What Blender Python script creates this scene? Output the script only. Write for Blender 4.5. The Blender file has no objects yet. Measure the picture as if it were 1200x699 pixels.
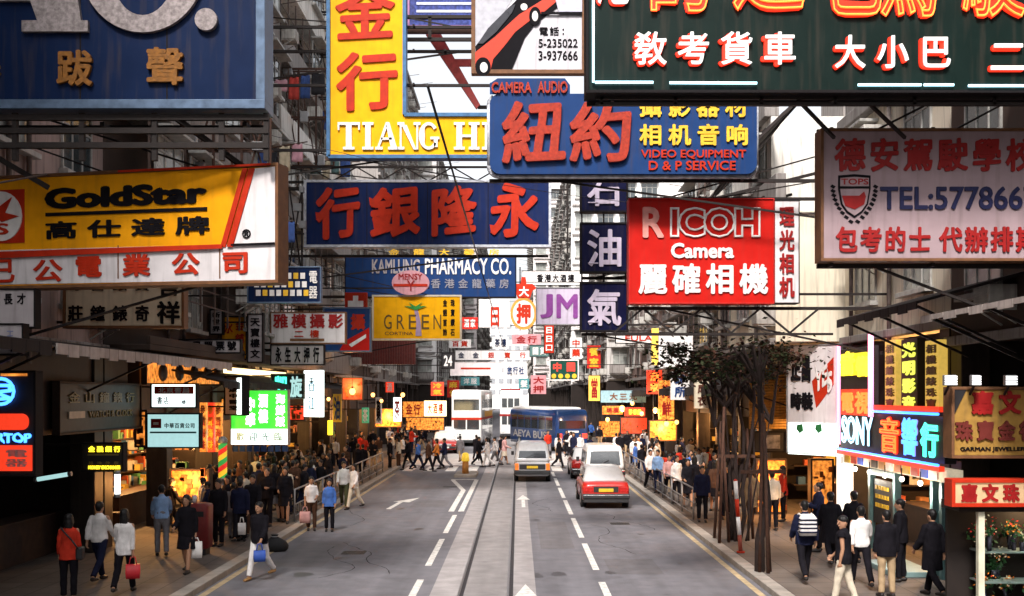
import bpy, bmesh, math, random
from mathutils import Vector, Matrix, noise
random.seed(11)
SC = bpy.context.scene
C = SC.collection
R = math.radians
PI = math.pi

# ------------------------------------------------------------------ camera, sky, sun, exposure
F, CX, CY, EYE = 1250.0, 607.0, 464.0, 4.02          # focal length and vanishing point in photo pixels, eye height in metres
cam_data = bpy.data.cameras.new('camera')
cam = bpy.data.objects.new('camera', cam_data); C.objects.link(cam)
cam.location = (0, 0, EYE); cam.rotation_euler = (R(90), 0, 0)
cam_data.sensor_width = 36; cam_data.lens = F / 1200 * 36
cam_data.shift_x = -(CX - 600) / 1200; cam_data.shift_y = (CY - 349.5) / 1200
cam_data.clip_start = 0.1; cam_data.clip_end = 3000
SC.camera = cam

SUN_DIR = Vector((-0.16, -0.64, 0.75)).normalized()
w = bpy.data.worlds.new('World'); SC.world = w; w.use_nodes = True
nt = w.node_tree; nt.nodes.clear()
sky = nt.nodes.new('ShaderNodeTexSky'); sky.sky_type = 'NISHITA'; sky.sun_disc = False
sky.sun_elevation = math.asin(SUN_DIR.z); sky.sun_rotation = math.atan2(SUN_DIR.x, SUN_DIR.y)
sky.air_density = 1.0; sky.dust_density = 4.0; sky.ozone_density = 1.0
hs = nt.nodes.new('ShaderNodeHueSaturation'); hs.inputs['Saturation'].default_value = 0.18
bg = nt.nodes.new('ShaderNodeBackground'); bg.inputs['Strength'].default_value = 0.078
out = nt.nodes.new('ShaderNodeOutputWorld')
nt.links.new(sky.outputs[0], hs.inputs['Color']); nt.links.new(hs.outputs[0], bg.inputs[0]); nt.links.new(bg.outputs[0], out.inputs[0])
sd = bpy.data.lights.new('sun', 'SUN'); sd.energy = 1.5; sd.angle = R(10); sd.color = (1.0, 0.93, 0.87)
sun = bpy.data.objects.new('sun', sd); C.objects.link(sun)
sun.rotation_euler = SUN_DIR.to_track_quat('Z', 'Y').to_euler(); sun.location = (0, 0, 60)
vs = SC.view_settings
vs.view_transform = 'Standard'; vs.look = 'None'; vs.gamma = 1.0; vs.use_curve_mapping = False
vs.exposure = 1.9
SC.cycles.max_bounces = 6; SC.cycles.diffuse_bounces = 2; SC.cycles.glossy_bounces = 3; SC.cycles.transmission_bounces = 4
SC.cycles.use_denoising = True

# ------------------------------------------------------------------ helpers
def P(px, py, d):
    return Vector(((px - CX) / F * d, d, EYE + (CY - py) / F * d))
def XD(px, X):                       # depth at which lateral position X appears at px
    return X * F / (px - CX)
def G(px, py, z=0.0):
    return P(px, py, F * (EYE - z) / (py - CY))
def lin(h):
    h = h.lstrip('#'); v = [int(h[i:i+2], 16) / 255 for i in (0, 2, 4)]
    return tuple(c / 12.92 if c <= .04045 else ((c + .055) / 1.055) ** 2.4 for c in v)

MATS = {}
KIDS = {}
def mat(name, col, rough=.6, metal=0., var=.18, scale=6., streak=0., dirt=(.06, .045, .035), bump=0., emit=0., ecol=None, spec=.28, coat=0., detail=5.):
    """procedural material: mottled base colour, optional rain streaks of grime, optional bump, optional emission"""
    if name in MATS: return MATS[name]
    if isinstance(col, str): col = lin(col)
    m = bpy.data.materials.new(name); m.use_nodes = True
    t = m.node_tree; b = t.nodes['Principled BSDF']
    tc = t.nodes.new('ShaderNodeTexCoord')
    n = t.nodes.new('ShaderNodeTexNoise'); n.inputs['Scale'].default_value = scale; n.inputs['Detail'].default_value = detail
    t.links.new(tc.outputs['Object'], n.inputs['Vector'])
    r = t.nodes.new('ShaderNodeValToRGB')
    r.color_ramp.elements[0].position = .3; r.color_ramp.elements[1].position = .7
    r.color_ramp.elements[0].color = (*[c * (1 - var) for c in col], 1); r.color_ramp.elements[1].color = (*[min(1, c * (1 + var * .6)) for c in col], 1)
    t.links.new(n.outputs[0], r.inputs[0])
    src = r.outputs[0]
    if streak > 0:
        mp = t.nodes.new('ShaderNodeMapping'); mp.inputs['Scale'].default_value = (5, 5, .45)
        t.links.new(tc.outputs['Object'], mp.inputs[0])
        n2 = t.nodes.new('ShaderNodeTexNoise'); n2.inputs['Scale'].default_value = 1.6; n2.inputs['Detail'].default_value = 6
        t.links.new(mp.outputs[0], n2.inputs['Vector'])
        r2 = t.nodes.new('ShaderNodeValToRGB'); r2.color_ramp.elements[0].position = .5; r2.color_ramp.elements[1].position = .74
        r2.color_ramp.elements[1].color = (streak, streak, streak, 1)
        t.links.new(n2.outputs[0], r2.inputs[0])
        mx = t.nodes.new('ShaderNodeMixRGB'); mx.inputs[2].default_value = (*dirt, 1)
        t.links.new(r2.outputs[0], mx.inputs[0]); t.links.new(src, mx.inputs[1]); src = mx.outputs[0]
    t.links.new(src, b.inputs['Base Color'])
    rr = t.nodes.new('ShaderNodeMapRange'); rr.inputs[3].default_value = max(.03, rough - .1); rr.inputs[4].default_value = min(1, rough + .12)
    t.links.new(n.outputs[0], rr.inputs[0]); t.links.new(rr.outputs[0], b.inputs['Roughness'])
    b.inputs['Metallic'].default_value = metal; b.inputs['Specular IOR Level'].default_value = spec
    if coat: b.inputs['Coat Weight'].default_value = coat; b.inputs['Coat Roughness'].default_value = .08
    if bump:
        bp = t.nodes.new('ShaderNodeBump'); bp.inputs['Strength'].default_value = bump; bp.inputs['Distance'].default_value = .02
        n3 = t.nodes.new('ShaderNodeTexNoise'); n3.inputs['Scale'].default_value = scale * 9; n3.inputs['Detail'].default_value = 4
        t.links.new(tc.outputs['Object'], n3.inputs['Vector']); t.links.new(n3.outputs[0], bp.inputs['Height']); t.links.new(bp.outputs[0], b.inputs['Normal'])
    if emit:
        if ecol is None: t.links.new(src, b.inputs['Emission Color'])
        else: b.inputs['Emission Color'].default_value = (*(lin(ecol) if isinstance(ecol, str) else ecol), 1)
        b.inputs['Emission Strength'].default_value = emit
    MATS[name] = m
    return m

class MB:
    """collects shapes into one bmesh; build() links it as ONE mesh object"""
    def __init__(s): s.bm = bmesh.new(); s.mi = 0
    def _tag(s, faces):
        if s.mi:
            for f in faces: f.material_index = s.mi
    def box(s, x0, y0, z0, x1, y1, z1, bev=0.):
        r = bmesh.ops.create_cube(s.bm, size=1)
        M = Matrix.Translation(((x0+x1)/2, (y0+y1)/2, (z0+z1)/2)) @ Matrix.Diagonal((abs(x1-x0), abs(y1-y0), abs(z1-z0), 1))
        bmesh.ops.transform(s.bm, matrix=M, verts=r['verts'])
        fs = list({f for v in r['verts'] for f in v.link_faces})
        if bev:
            es = list({e for v in r['verts'] for e in v.link_edges})
            q = bmesh.ops.bevel(s.bm, geom=es, offset=bev, segments=2, affect='EDGES', profile=.5)
            fs = list({f for v in q['verts'] for f in v.link_faces}) + [f for f in fs if f.is_valid]
        s._tag(fs); return s
    def bar(s, a, b, w, h=None):
        a, b = Vector(a), Vector(b); h = h or w; L = (b - a).length
        if L < 1e-6: return s
        r = bmesh.ops.create_cube(s.bm, size=1)
        q = (b - a).to_track_quat('Z', 'Y').to_matrix().to_4x4()
        bmesh.ops.transform(s.bm, matrix=Matrix.Translation((a + b) / 2) @ q @ Matrix.Diagonal((w, h, L, 1)), verts=r['verts'])
        s._tag({f for v in r['verts'] for f in v.link_faces}); return s
    def tube(s, a, b, r1, r2=None, n=10, caps=True):
        a, b = Vector(a), Vector(b); r2 = r1 if r2 is None else r2; L = (b - a).length
        if L < 1e-6: return s
        q = (b - a).to_track_quat('Z', 'Y').to_matrix().to_4x4()
        r = bmesh.ops.create_cone(s.bm, cap_ends=caps, segments=n, radius1=r1, radius2=r2, depth=L, matrix=Matrix.Translation((a + b) / 2) @ q)
        fs = {f for v in r['verts'] for f in v.link_faces}
        for f in fs:
            if len(f.verts) == 4: f.smooth = True
        s._tag(fs); return s
    def path(s, pts, r, n=8):
        for a, b in zip(pts[:-1], pts[1:]): s.tube(a, b, r, n=n)
        for p in pts[1:-1]: s.ball(p, r, r, r, 8, 5)
        return s
    def ball(s, c, rx, ry=None, rz=None, u=14, v=9):
        ry = rx if ry is None else ry; rz = rx if rz is None else rz
        r = bmesh.ops.create_uvsphere(s.bm, u_segments=u, v_segments=v, radius=1, matrix=Matrix.Translation(c) @ Matrix.Diagonal((rx, ry, rz, 1)))
        fs = {f for q in r['verts'] for f in q.link_faces}
        for f in fs: f.smooth = True
        s._tag(fs); return s
    def loft(s, rings, caps=True, smooth=True, closed=True):
        rs = [[s.bm.verts.new(p) for p in ring] for ring in rings]; fs = []
        n = len(rs[0])
        for a, b in zip(rs[:-1], rs[1:]):
            for i in range(n if closed else n - 1):
                j = (i + 1) % n
                try: fs.append(s.bm.faces.new((a[i], a[j], b[j], b[i])))
                except ValueError: pass
        for f in fs: f.smooth = smooth
        if caps and closed:
            fs.append(s.bm.faces.new(rs[0][::-1])); fs.append(s.bm.faces.new(rs[-1]))
        s._tag(fs); return s
    def limb(s, pts, rad, n=12, f0=False, f1=False):
        """tapered round tube through pts; rad = radius or (rx, ry) per point; round ends"""
        pts = [Vector(p) for p in pts]; rings = []
        for i, p in enumerate(pts):
            t = (pts[min(i+1, len(pts)-1)] - pts[max(i-1, 0)]).normalized()
            ref = Vector((0, 1, 0)) if abs(t.y) < .8 else Vector((0, 0, 1))
            u = ref.cross(t).normalized(); v = t.cross(u)
            rx, ry = rad[i] if isinstance(rad[i], tuple) else (rad[i], rad[i])
            ring = lambda c, k: [c + u * (math.cos(2*PI*j/n) * rx * k) + v * (math.sin(2*PI*j/n) * ry * k) for j in range(n)]
            m = min(rx, ry)
            if i == 0 and not f0: rings += [ring(p - t * m * .75, .45), ring(p - t * m * .4, .82)]
            rings.append(ring(p, 1))
            if i == len(pts) - 1 and not f1: rings += [ring(p + t * m * .4, .82), ring(p + t * m * .75, .45)]
        return s.loft(rings)
    def prism(s, pts, y0, y1):
        """polygon of (x, z) points given thickness along y"""
        a = [s.bm.verts.new((x, y0, z)) for x, z in pts]; b = [s.bm.verts.new((x, y1, z)) for x, z in pts]; n = len(pts)
        fs = [s.bm.faces.new(a), s.bm.faces.new(b[::-1])]
        for i in range(n):
            j = (i + 1) % n; fs.append(s.bm.faces.new((a[j], a[i], b[i], b[j])))
        s._tag(fs); return s
    def quad(s, a, b, c, d):
        f = s.bm.faces.new([s.bm.verts.new(p) for p in (a, b, c, d)]); s._tag([f]); return s
    def mesh(s, name):
        bmesh.ops.recalc_face_normals(s.bm, faces=s.bm.faces)
        me = bpy.data.meshes.new(name); s.bm.to_mesh(me); s.bm.free(); return me
    def build(s, name, m, parent=None, loc=None):
        return link(name, s.mesh(name), m, parent, loc)

def link(name, me, m, parent=None, loc=None):
    o = bpy.data.objects.new(name, me); C.objects.link(o)
    if m is not None and len(me.materials) == 0:
        for q in (m if isinstance(m, (list, tuple)) else [m]): me.materials.append(q)
    if parent is not None: o.parent = parent; KIDS.setdefault(parent.name, []).append(o)
    if loc is not None: o.location = loc
    return o
def tag(o, label, cat, group=None, kind=None):
    o['label'] = label; o['category'] = cat
    if group: o['group'] = group
    if kind: o['kind'] = kind
    return o
def thing(name, label, cat, loc=(0, 0, 0), rz=0., group=None):
    o = bpy.data.objects.new(name, None); C.objects.link(o); o.empty_display_size = .3
    o.location = loc; o.rotation_euler = (0, 0, rz)
    return tag(o, label, cat, group)
def copy_tree(o, parent=None):
    c = o.copy(); C.objects.link(c)
    if parent is not None: c.parent = parent; KIDS.setdefault(parent.name, []).append(c)
    for ch in KIDS.get(o.name, []): copy_tree(ch, c)
    return c
def structure(name, mb, m):
    o = mb.build(name, m); o['kind'] = 'structure'; return o

# ------------------------------------------------------------------ lettering
GC = {}
def glyphs(body, off=0., outline=False):
    k = (body, off, outline)
    if k in GC: return GC[k]
    c = bpy.data.curves.new('t', 'FONT'); c.body = body; c.offset = off; c.resolution_u = 3
    if outline:
        c.fill_mode = 'NONE' if hasattr(c, 'fill_mode') else c.fill_mode
        c.bevel_depth = outline; c.bevel_resolution = 1
    else: c.extrude = .5
    o = bpy.data.objects.new('t', c); me = bpy.data.meshes.new_from_object(o)
    v = [tuple(q.co) for q in me.vertices]; f = [tuple(p.vertices) for p in me.polygons]
    bpy.data.objects.remove(o); bpy.data.curves.remove(c); bpy.data.meshes.remove(me)
    GC[k] = (v, f); return GC[k]
def letters(body, off=.015, cjk=None, vert=False, sp=.12, outline=False):
    """(verts, faces) of a line or column of writing in its own plane (x right, y up); off thickens every stroke"""
    if cjk is None: cjk = any(ord(ch) > 0x2e80 for ch in body)
    V, Fs = [], []
    if not cjk and not vert:
        v, f = glyphs(body, off if outline else 0., outline); V, Fs = list(v), list(f)
    else:
        for i, ch in enumerate(body):
            if ch == ' ': continue
            v, f = glyphs(ch, off if outline else 0., outline)
            ox, oy = (0, -i * (1 + sp)) if vert else (i * (1 + sp), 0)
            if vert and not cjk:
                xs = [q[0] for q in v]; ox -= (min(xs) + max(xs)) / 2
            n = len(V); V += [(x + ox, y + oy, z) for x, y, z in v]; Fs += [tuple(n + j for j in q) for q in f]
    if off > .004 and not outline:
        V0, F0 = V, Fs; V, Fs = [], []
        for k in range(8):
            a = 2 * PI * k / 8; n = len(V); V += [(x + off * math.cos(a), y + off * math.sin(a), z + .015 * k) for x, y, z in V0]; Fs += [tuple(n + j for j in q) for q in F0]
    return V, Fs

class Sign:
    """a signboard standing where the photograph shows it: photo box (x0, y0, x1, y1), depth d of its left and dr of its right edge"""
    def __init__(s, name, label, box, d, m, dr=None, t=.25, frame=None, fw=.08, proud=.03, group=None, cat='sign', bev=.01, panel=True, pts=None):
        x0, y0, x1, y1 = box; dr = dr or d
        a, b = P(x0, y0, d), P(x1, y0, dr); zb, zt = P(x1, y1, dr).z, b.z
        s.u = Vector((b.x - a.x, b.y - a.y, 0)); s.w = s.u.length; s.u.normalize(); s.h = zt - zb; s.t = t
        s.n = Vector((-s.u.y, s.u.x, 0)); s.o = Vector(((a.x + b.x) / 2, (a.y + b.y) / 2, zb))
        s.root = thing(name, label, cat, s.o, math.atan2(s.u.y, s.u.x), group); s.m = m
        hw = s.w / 2
        if panel:
            q = MB()
            if pts: q.prism([s.loc(*p) for p in pts], 0, t)
            else: q.box(-hw, 0, 0, hw, t, s.h, bev)
            q.build('panel', m, s.root)
        if frame:
            q = MB(); p = proud
            for x0_, x1_, z0_, z1_ in ((-hw-fw, hw+fw, -fw, 0), (-hw-fw, hw+fw, s.h, s.h+fw), (-hw-fw, -hw, 0, s.h), (hw, hw+fw, 0, s.h)):
                q.box(x0_, -p, z0_, x1_, t + p, z1_, .006)
            q.build('frame', frame, s.root)
    def loc(s, px, py):
        kx = (px - CX) / F
        d = (s.o.x * s.n.x + s.o.y * s.n.y) / (kx * s.n.x + s.n.y)
        return ((kx * d - s.o.x) * s.u.x + (d - s.o.y) * s.u.y, EYE + (CY - py) / F * d - s.o.z)
    def text(s, body, box, m, off=.015, ex=.03, cjk=None, vert=False, sp=.12, outline=False, brush=0., shear=0., name='lettering', y=0., parent=None):
        V, Fs = letters(body, off, cjk, vert, sp, outline)
        xs = [v[0] for v in V]; ys = [v[1] for v in V]; zs = [v[2] for v in V]
        x0, x1, y0, y1 = min(xs), max(xs), min(ys), max(ys); z0 = min(zs); zr = max(zs) - z0 or 1
        ax, az = s.loc(box[0], box[3]); bx, bz = s.loc(box[2], box[1])
        out = []
        sx, sz = (bx - ax) / (x1 - x0), (bz - az) / (y1 - y0)
        for x, yy, z in V:
            if shear: yy = yy + (x % (1 + sp)) * shear
            if brush:
                e = noise.noise((x * 2.3, yy * 2.3, len(body))); e2 = noise.noise((x * 2.3 + 9, yy * 2.3, 4))
                x += e * brush; yy += e2 * brush
            out.append((ax + (x - x0) * sx, y - ex * (z - z0) / zr, az + (yy - y0) * sz))
        me = bpy.data.meshes.new(name); me.from_pydata(out, [], Fs); me.update()
        return link(name, me, m, parent or s.root)
    def rect(s, box, m, ex=.02, name='patch', y=0., bev=0., parent=None):
        ax, az = s.loc(box[0], box[3]); bx, bz = s.loc(box[2], box[1])
        return MB().box(ax, y - ex, az, bx, y, bz, bev).build(name, m, parent or s.root)
    def poly(s, pts, m, ex=.02, name='emblem', y=0., parent=None):
        return MB().prism([s.loc(*p) for p in pts], y - ex, y).build(name, m, parent or s.root)
    def tubes(s, pts, m, r=.02, name='neon_tube', y=-.06, q=None):
        q0 = q or MB()
        q0.path([Vector((s.loc(*p)[0], y, s.loc(*p)[1])) for p in pts], r, 6)
        return q0 if q else q0.build(name, m, s.root)
    def disc(s, cx, cy, r, m, ex=.02, ry=None, name='emblem', y=0., n=28, parent=None):
        ry = ry or r
        return s.poly([(cx + r * math.cos(2*PI*i/n), cy + ry * math.sin(2*PI*i/n)) for i in range(n)], m, ex, name, y, parent)
    def bracket(s, wx, m, zs=(0.1, 0.9), w=.07, stay=True, low=True, back=.0, truss=False, m2=None):
        """steel carrying the sign: bars along its back to the wall at x = wx, with stays"""
        q = MB(); hw = s.w / 2; y = s.t + .06 + back
        inv = Matrix.Rotation(-math.atan2(s.u.y, s.u.x), 4, 'Z')
        def L(x, yy, z): return inv @ (Vector((x, yy, z)) - s.o)
        side = -1 if wx < s.o.x else 1
        near, far = -side * hw, side * hw
        wallp = lambda z: L(wx, s.o.y + s.u.y * far + y, s.o.z + z)
        for k in zs:
            z = k * s.h
            q.bar((near, y, z), (far, y, z), w); q.bar((far, y, z), wallp(z), w)
            for e in (-.45, 0, .45): q.bar((e * s.w, y, z), (e * s.w, s.t * .5, z), w * .7)
        if truss:
            z0, z1 = s.h * zs[-1] + .05, s.h * zs[-1] + .6
            q.bar((near, y, z1), (far, y, z1), w * .8); q.bar((far, y, z1), wallp(z1), w * .8)
            nseg = max(3, int(s.w / .9)); 
            for i in range(nseg):
                a = near + (far - near) * i / nseg; b = near + (far - near) * (i + 1) / nseg
                q.bar((a, y, z0 if i % 2 else z1), (b, y, z1 if i % 2 else z0), w * .5)
        if stay:
            q.bar((near * .5, y, zs[-1] * s.h), wallp(s.h * zs[-1] + 1.6), w * .45)
            if low: q.bar((near * .5, y, zs[0] * s.h), wallp(s.h * zs[0] - 1.2), w * .6)
            q.bar((far * .2, y, zs[-1] * s.h), wallp(s.h * zs[-1] + 1.0) + Vector((0, 1.5, 0)), w * .4)
        return q.build('bracket', m, s.root)
# ------------------------------------------------------------------ materials
def ground_mat(name, col, patches, spots=True, scale=1.0, rough=.75):
    m = mat(name, col, rough=rough, var=.22, scale=2.2 * scale, bump=.25)
    t = m.node_tree; b = t.nodes['Principled BSDF']
    old = b.inputs['Base Color'].links[0].from_socket
    tc = t.nodes.new('ShaderNodeTexCoord'); mp = t.nodes.new('ShaderNodeMapping'); mp.inputs['Scale'].default_value = (1.3, .06, 1)
    t.links.new(tc.outputs['Object'], mp.inputs[0])
    n = t.nodes.new('ShaderNodeTexNoise'); n.inputs['Scale'].default_value = 1.2; n.inputs['Detail'].default_value = 3
    t.links.new(mp.outputs[0], n.inputs['Vector'])
    r = t.nodes.new('ShaderNodeValToRGB'); r.color_ramp.elements[0].position = .35; r.color_ramp.elements[1].position = .7
    r.color_ramp.elements[0].color = (.72, .72, .72, 1); r.color_ramp.elements[1].color = (1.15, 1.15, 1.15, 1)
    t.links.new(n.outputs[0], r.inputs[0])
    mu = t.nodes.new('ShaderNodeMixRGB'); mu.blend_type = 'MULTIPLY'; mu.inputs[0].default_value = patches
    t.links.new(old, mu.inputs[1]); t.links.new(r.outputs[0], mu.inputs[2])
    n2 = t.nodes.new('ShaderNodeTexVoronoi'); n2.inputs['Scale'].default_value = 1.1; t.links.new(tc.outputs['Object'], n2.inputs['Vector'])
    r2 = t.nodes.new('ShaderNodeValToRGB'); r2.color_ramp.elements[0].position = .02; r2.color_ramp.elements[1].position = .11
    r2.color_ramp.elements[0].color = (.55, .55, .55, 1); r2.color_ramp.elements[1].color = (1, 1, 1, 1)
    t.links.new(n2.outputs['Distance'], r2.inputs[0])
    m2 = t.nodes.new('ShaderNodeMixRGB'); m2.blend_type = 'MULTIPLY'; m2.inputs[0].default_value = .5 if spots else 0
    t.links.new(mu.outputs[0], m2.inputs[1]); t.links.new(r2.outputs[0], m2.inputs[2]); t.links.new(m2.outputs[0], b.inputs['Base Color'])
    return m
def paving_mat(name, col):
    m = mat(name, col, rough=.8, var=.2, scale=1.5, bump=.2)
    t = m.node_tree; b = t.nodes['Principled BSDF']; old = b.inputs['Base Color'].links[0].from_socket
    tc = t.nodes.new('ShaderNodeTexCoord'); br = t.nodes.new('ShaderNodeTexBrick'); br.inputs['Scale'].default_value = 1.0
    br.inputs['Brick Width'].default_value = .6; br.inputs['Row Height'].default_value = .6; br.inputs['Mortar Size'].default_value = .012; br.offset = 0
    br.inputs['Color1'].default_value = (1, 1, 1, 1); br.inputs['Color2'].default_value = (.82, .8, .78, 1); br.inputs['Mortar'].default_value = (.4, .4, .4, 1)
    t.links.new(tc.outputs['Object'], br.inputs[0])
    mu = t.nodes.new('ShaderNodeMixRGB'); mu.blend_type = 'MULTIPLY'; mu.inputs[0].default_value = 1
    t.links.new(old, mu.inputs[1]); t.links.new(br.outputs[0], mu.inputs[2]); t.links.new(mu.outputs[0], b.inputs['Base Color'])
    return m
ASPH = ground_mat('asphalt', (.142, .138, .153), .7)
PAVE = paving_mat('paving', (.12, .098, .085))
CONC = ground_mat('tram_concrete', (.29, .27, .27), .5, spots=True)
CONC2 = ground_mat('tram_concrete_worn', (.23, .215, .215), .6)
KERB = mat('kerb_granite', (.28, .25, .22), .8, var=.25, scale=3, bump=.2)
PAINT = mat('road_paint', (.58, .56, .53), .7, var=.4, scale=7)
YPAINT = mat('kerb_line_paint', (.42, .32, .19), .7, var=.35, scale=4)
STEEL = mat('sign_steel', (.017, .012, .011), .7, 0, var=.4, scale=9)
RUST = mat('rusty_steel', (.055, .026, .018), .8, 0, var=.4, scale=7)
GREY = mat('grey_metal', (.3, .3, .31), .5, .5)
WHITEM = mat('white_enamel', (.72, .68, .66), .45, streak=.35)
DARK = mat('dark_paint', (.02, .018, .02), .5)
BLACK = mat('black_rubber', (.012, .012, .013), .7)
GLASS = mat('window_glass', (.035, .045, .05), .12, var=.3, scale=.8, spec=.8)
GLASSL = mat('curtained_glass', (.28, .29, .27), .25, var=.5, scale=1.3, spec=.8)
WALLC = [mat('render_cream', (.64, .57, .46), .85, var=.12, scale=.8, streak=.5), mat('render_grey', (.24, .22, .21), .85, var=.2, scale=.7, streak=.8),
         mat('render_white', (.68, .65, .61), .85, var=.1, scale=.8, streak=.6), mat('render_brown', (.065, .042, .033), .85, var=.3, scale=.8, streak=.8),
         mat('render_pink', (.30, .22, .20), .85, var=.2, scale=.8, streak=.75)]
WOODD = mat('dark_timber', (.05, .03, .022), .7, var=.35, scale=5)
SHUTTER = mat('shop_shutter', (.05, .038, .034), .6, .3, streak=.5)
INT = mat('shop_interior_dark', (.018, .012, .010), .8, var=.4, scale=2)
INTW = mat('shop_interior_amber_lit', (.26, .12, .04), .8, var=.4, scale=2)  # amber shop light put into the wall colour
CANV = mat('dark_canvas', (.018, .013, .013), .85, var=.3, scale=3, streak=.3)
CANVL = mat('pale_canvas', (.42, .36, .33), .8, var=.25, scale=3, streak=.4)

# ------------------------------------------------------------------ ground, road, pavements, markings
XL, XR = -6.5, 5.1                    # kerbs
FL, FR = -10.5, 9.5                   # building lines
structure('ground', MB().quad((-900, -200, -.02), (900, -200, -.02), (900, 2200, -.02), (-900, 2200, -.02)), mat('ground_concrete', (.14, .13, .12), .9))
structure('road', MB().box(XL, -12, -.1, XR, 320, 0), ASPH)
structure('pavement', MB().box(XL - 14, -12, -.1, XL - .3, 320, .13), PAVE)
structure('pavement', MB().box(XR + .3, -12, -.1, XR + 14, 320, .13), PAVE)
def kerb(x0, x1):
    q = MB(); y = -12.
    while y < 200:
        L = .9; q.box(x0, y + .006, -.1, x1, y + L - .006, .134, .015); y += L
    return q
structure('kerb', kerb(XL - .3, XL), KERB); structure('kerb', kerb(XR, XR + .3), KERB)
Z1, Z2 = .004, .008
def strip(q, x0, x1, y0, y1, z): q.quad((x0, y0, z), (x1, y0, z), (x1, y1, z), (x0, y1, z))
q = MB(); strip(q, -1.78, -1.22, -12, 300, Z1); strip(q, -.10, .37, -12, 300, Z1); structure('tram_track_edge', q, CONC)
q = MB(); strip(q, -1.10, -.21, -12, 300, Z1); structure('tram_track_bed', q, CONC2)
q = MB()
for x in (-1.16, -.155):
    strip(q, x - .055, x + .055, -12, 300, Z2)
structure('tram_rail', q, mat('rail_groove', (.022, .02, .022), .6))
q = MB()
for x in (-1.20, -.205): q.box(x - .022, -12, 0, x + .022, 300, .014)
structure('tram_rail', q, mat('rail_steel', (.22, .21, .21), .35, .9))
q = MB()
for a, b in ((18.5, 23), (24.6, 29), (30.2, 35), (36.1, 41), (41.9, 46.5), (47.6, 52), (53.2, 56)): strip(q, 1.73, 1.88, a, b, Z1)
for a, b in ((18.7, 23.3), (25.2, 29.9), (31.2, 35.9)): strip(q, -2.2, -2.05, a, b, Z1)
def fat(q, a, b, w, z=Z1):
    a, b = Vector((*a, 0)), Vector((*b, 0)); n = (b - a).normalized(); n = Vector((-n.y, n.x, 0)) * w / 2
    q.quad(*[(p.x, p.y, z) for p in (a - n, a + n, b + n, b - n)])
fat(q, (-2.32, 37), (-2.32, 45.3), .2); fat(q, (-2.32, 45.3), (-3.1, 50.8), .2); fat(q, (-1.98, 37), (-1.98, 51), .2); fat(q, (-3.2, 51.1), (-1.98, 51.1), .3)
def arrow(q, x, y, L, bend=0, z=Z1, w=.42):
    fat(q, (x, y), (x + bend * .3, y + L * .62), w * .5, z)
    a = Vector((x + bend * .3, y + L * .6)); t = Vector((bend * .55, 1)).normalized(); n = Vector((-t.y, t.x))
    p = [a + n * w, a - n * w, a + t * L * .42]
    f = q.bm.faces.new([q.bm.verts.new((v.x, v.y, z)) for v in p])
arrow(q, -4.6, 37.8, 4.2, .6, w=.34); arrow(q, .2, 38.4, 4.6, 0, .010, .26); arrow(q, .16, 18.3, 4.3, 0, .010, .3)
x = -6.2
while x < 4.9: 
    if not -1.9 < x < .1: strip(q, x, x + .55, 56.8, 60.6, Z1)
    x += 1.15
structure('road_marking', q, PAINT)
q = MB(); strip(q, -6.42, -6.27, -12, 55, Z1); strip(q, 4.84, 4.98, -12, 55, Z1); structure('kerb_line', q, YPAINT)
q = MB(); strip(q, -6.45, 5.05, 61.5, 74, .0035); structure('junction_surface', q, ground_mat('junction_lit_concrete', (.50, .48, .47), .5))  # concrete paled further to stand for brighter light at the junction
q = MB()
for x, y in ((3.2, 33.5), (-4.2, 27.3), (-3.0, 47)): 
    q.quad((x - .3, y - .3, Z1), (x + .3, y - .3, Z1), (x + .3, y + .3, Z1), (x - .3, y + .3, Z1))
structure('road_manhole_cover', q, mat('cast_iron', (.045, .042, .04), .6, .5, bump=.6, scale=8))

rnd = random.Random(4); q = MB()
for x0, x1, y0, y1 in ((-5.9, -4.6, 25, 29.5), (2.1, 3.3, 24, 26.2), (-3.9, -2.6, 38.5, 41), (2.4, 4.4, 42, 44), (.6, 1.5, 28, 34), (-5.6, -3.0, 46, 47.2)): strip(q, x0, x1, y0, y1, .002)
structure('road_patch', q, ground_mat('patch_asphalt', (.125, .118, .126), .6))
q = MB()
for x, y, a, n in ((-4.4, 23.5, 1.3, 26), (3.0, 27, 1.75, 30), (1.2, 37, 1.5, 22), (-5.2, 33, 1.2, 26), (4.1, 32, 1.6, 24), (-2.9, 24, 1.7, 26)):
    for k in range(n):
        a += rnd.uniform(-.35, .35); a = max(.9, min(2.2, a)); L = rnd.uniform(.12, .3); b = (x + math.cos(a) * L, y + math.sin(a) * L); fat(q, (x, y), b, rnd.uniform(.012, .03), .003); x, y = b
structure('road_crack', q, mat('crack_dark', (.03, .028, .03), .9))
q = MB()
for k in range(26):
    x, y = rnd.choice((-4.6, -3.2, 2.6, 4.0, .9)) + rnd.gauss(0, .4), rnd.uniform(22, 56); r0 = rnd.uniform(.06, .25); p = [(x + r0 * math.cos(t) * rnd.uniform(.6, 1.1), y + r0 * 1.7 * math.sin(t) * rnd.uniform(.6, 1.1), .0025) for t in [2*PI*j/11 for j in range(11)]]
    q.bm.faces.new([q.bm.verts.new(v) for v in p])
structure('road_stain', q, mat('oil_stain', (.055, .052, .056), .5, var=.4))

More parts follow.
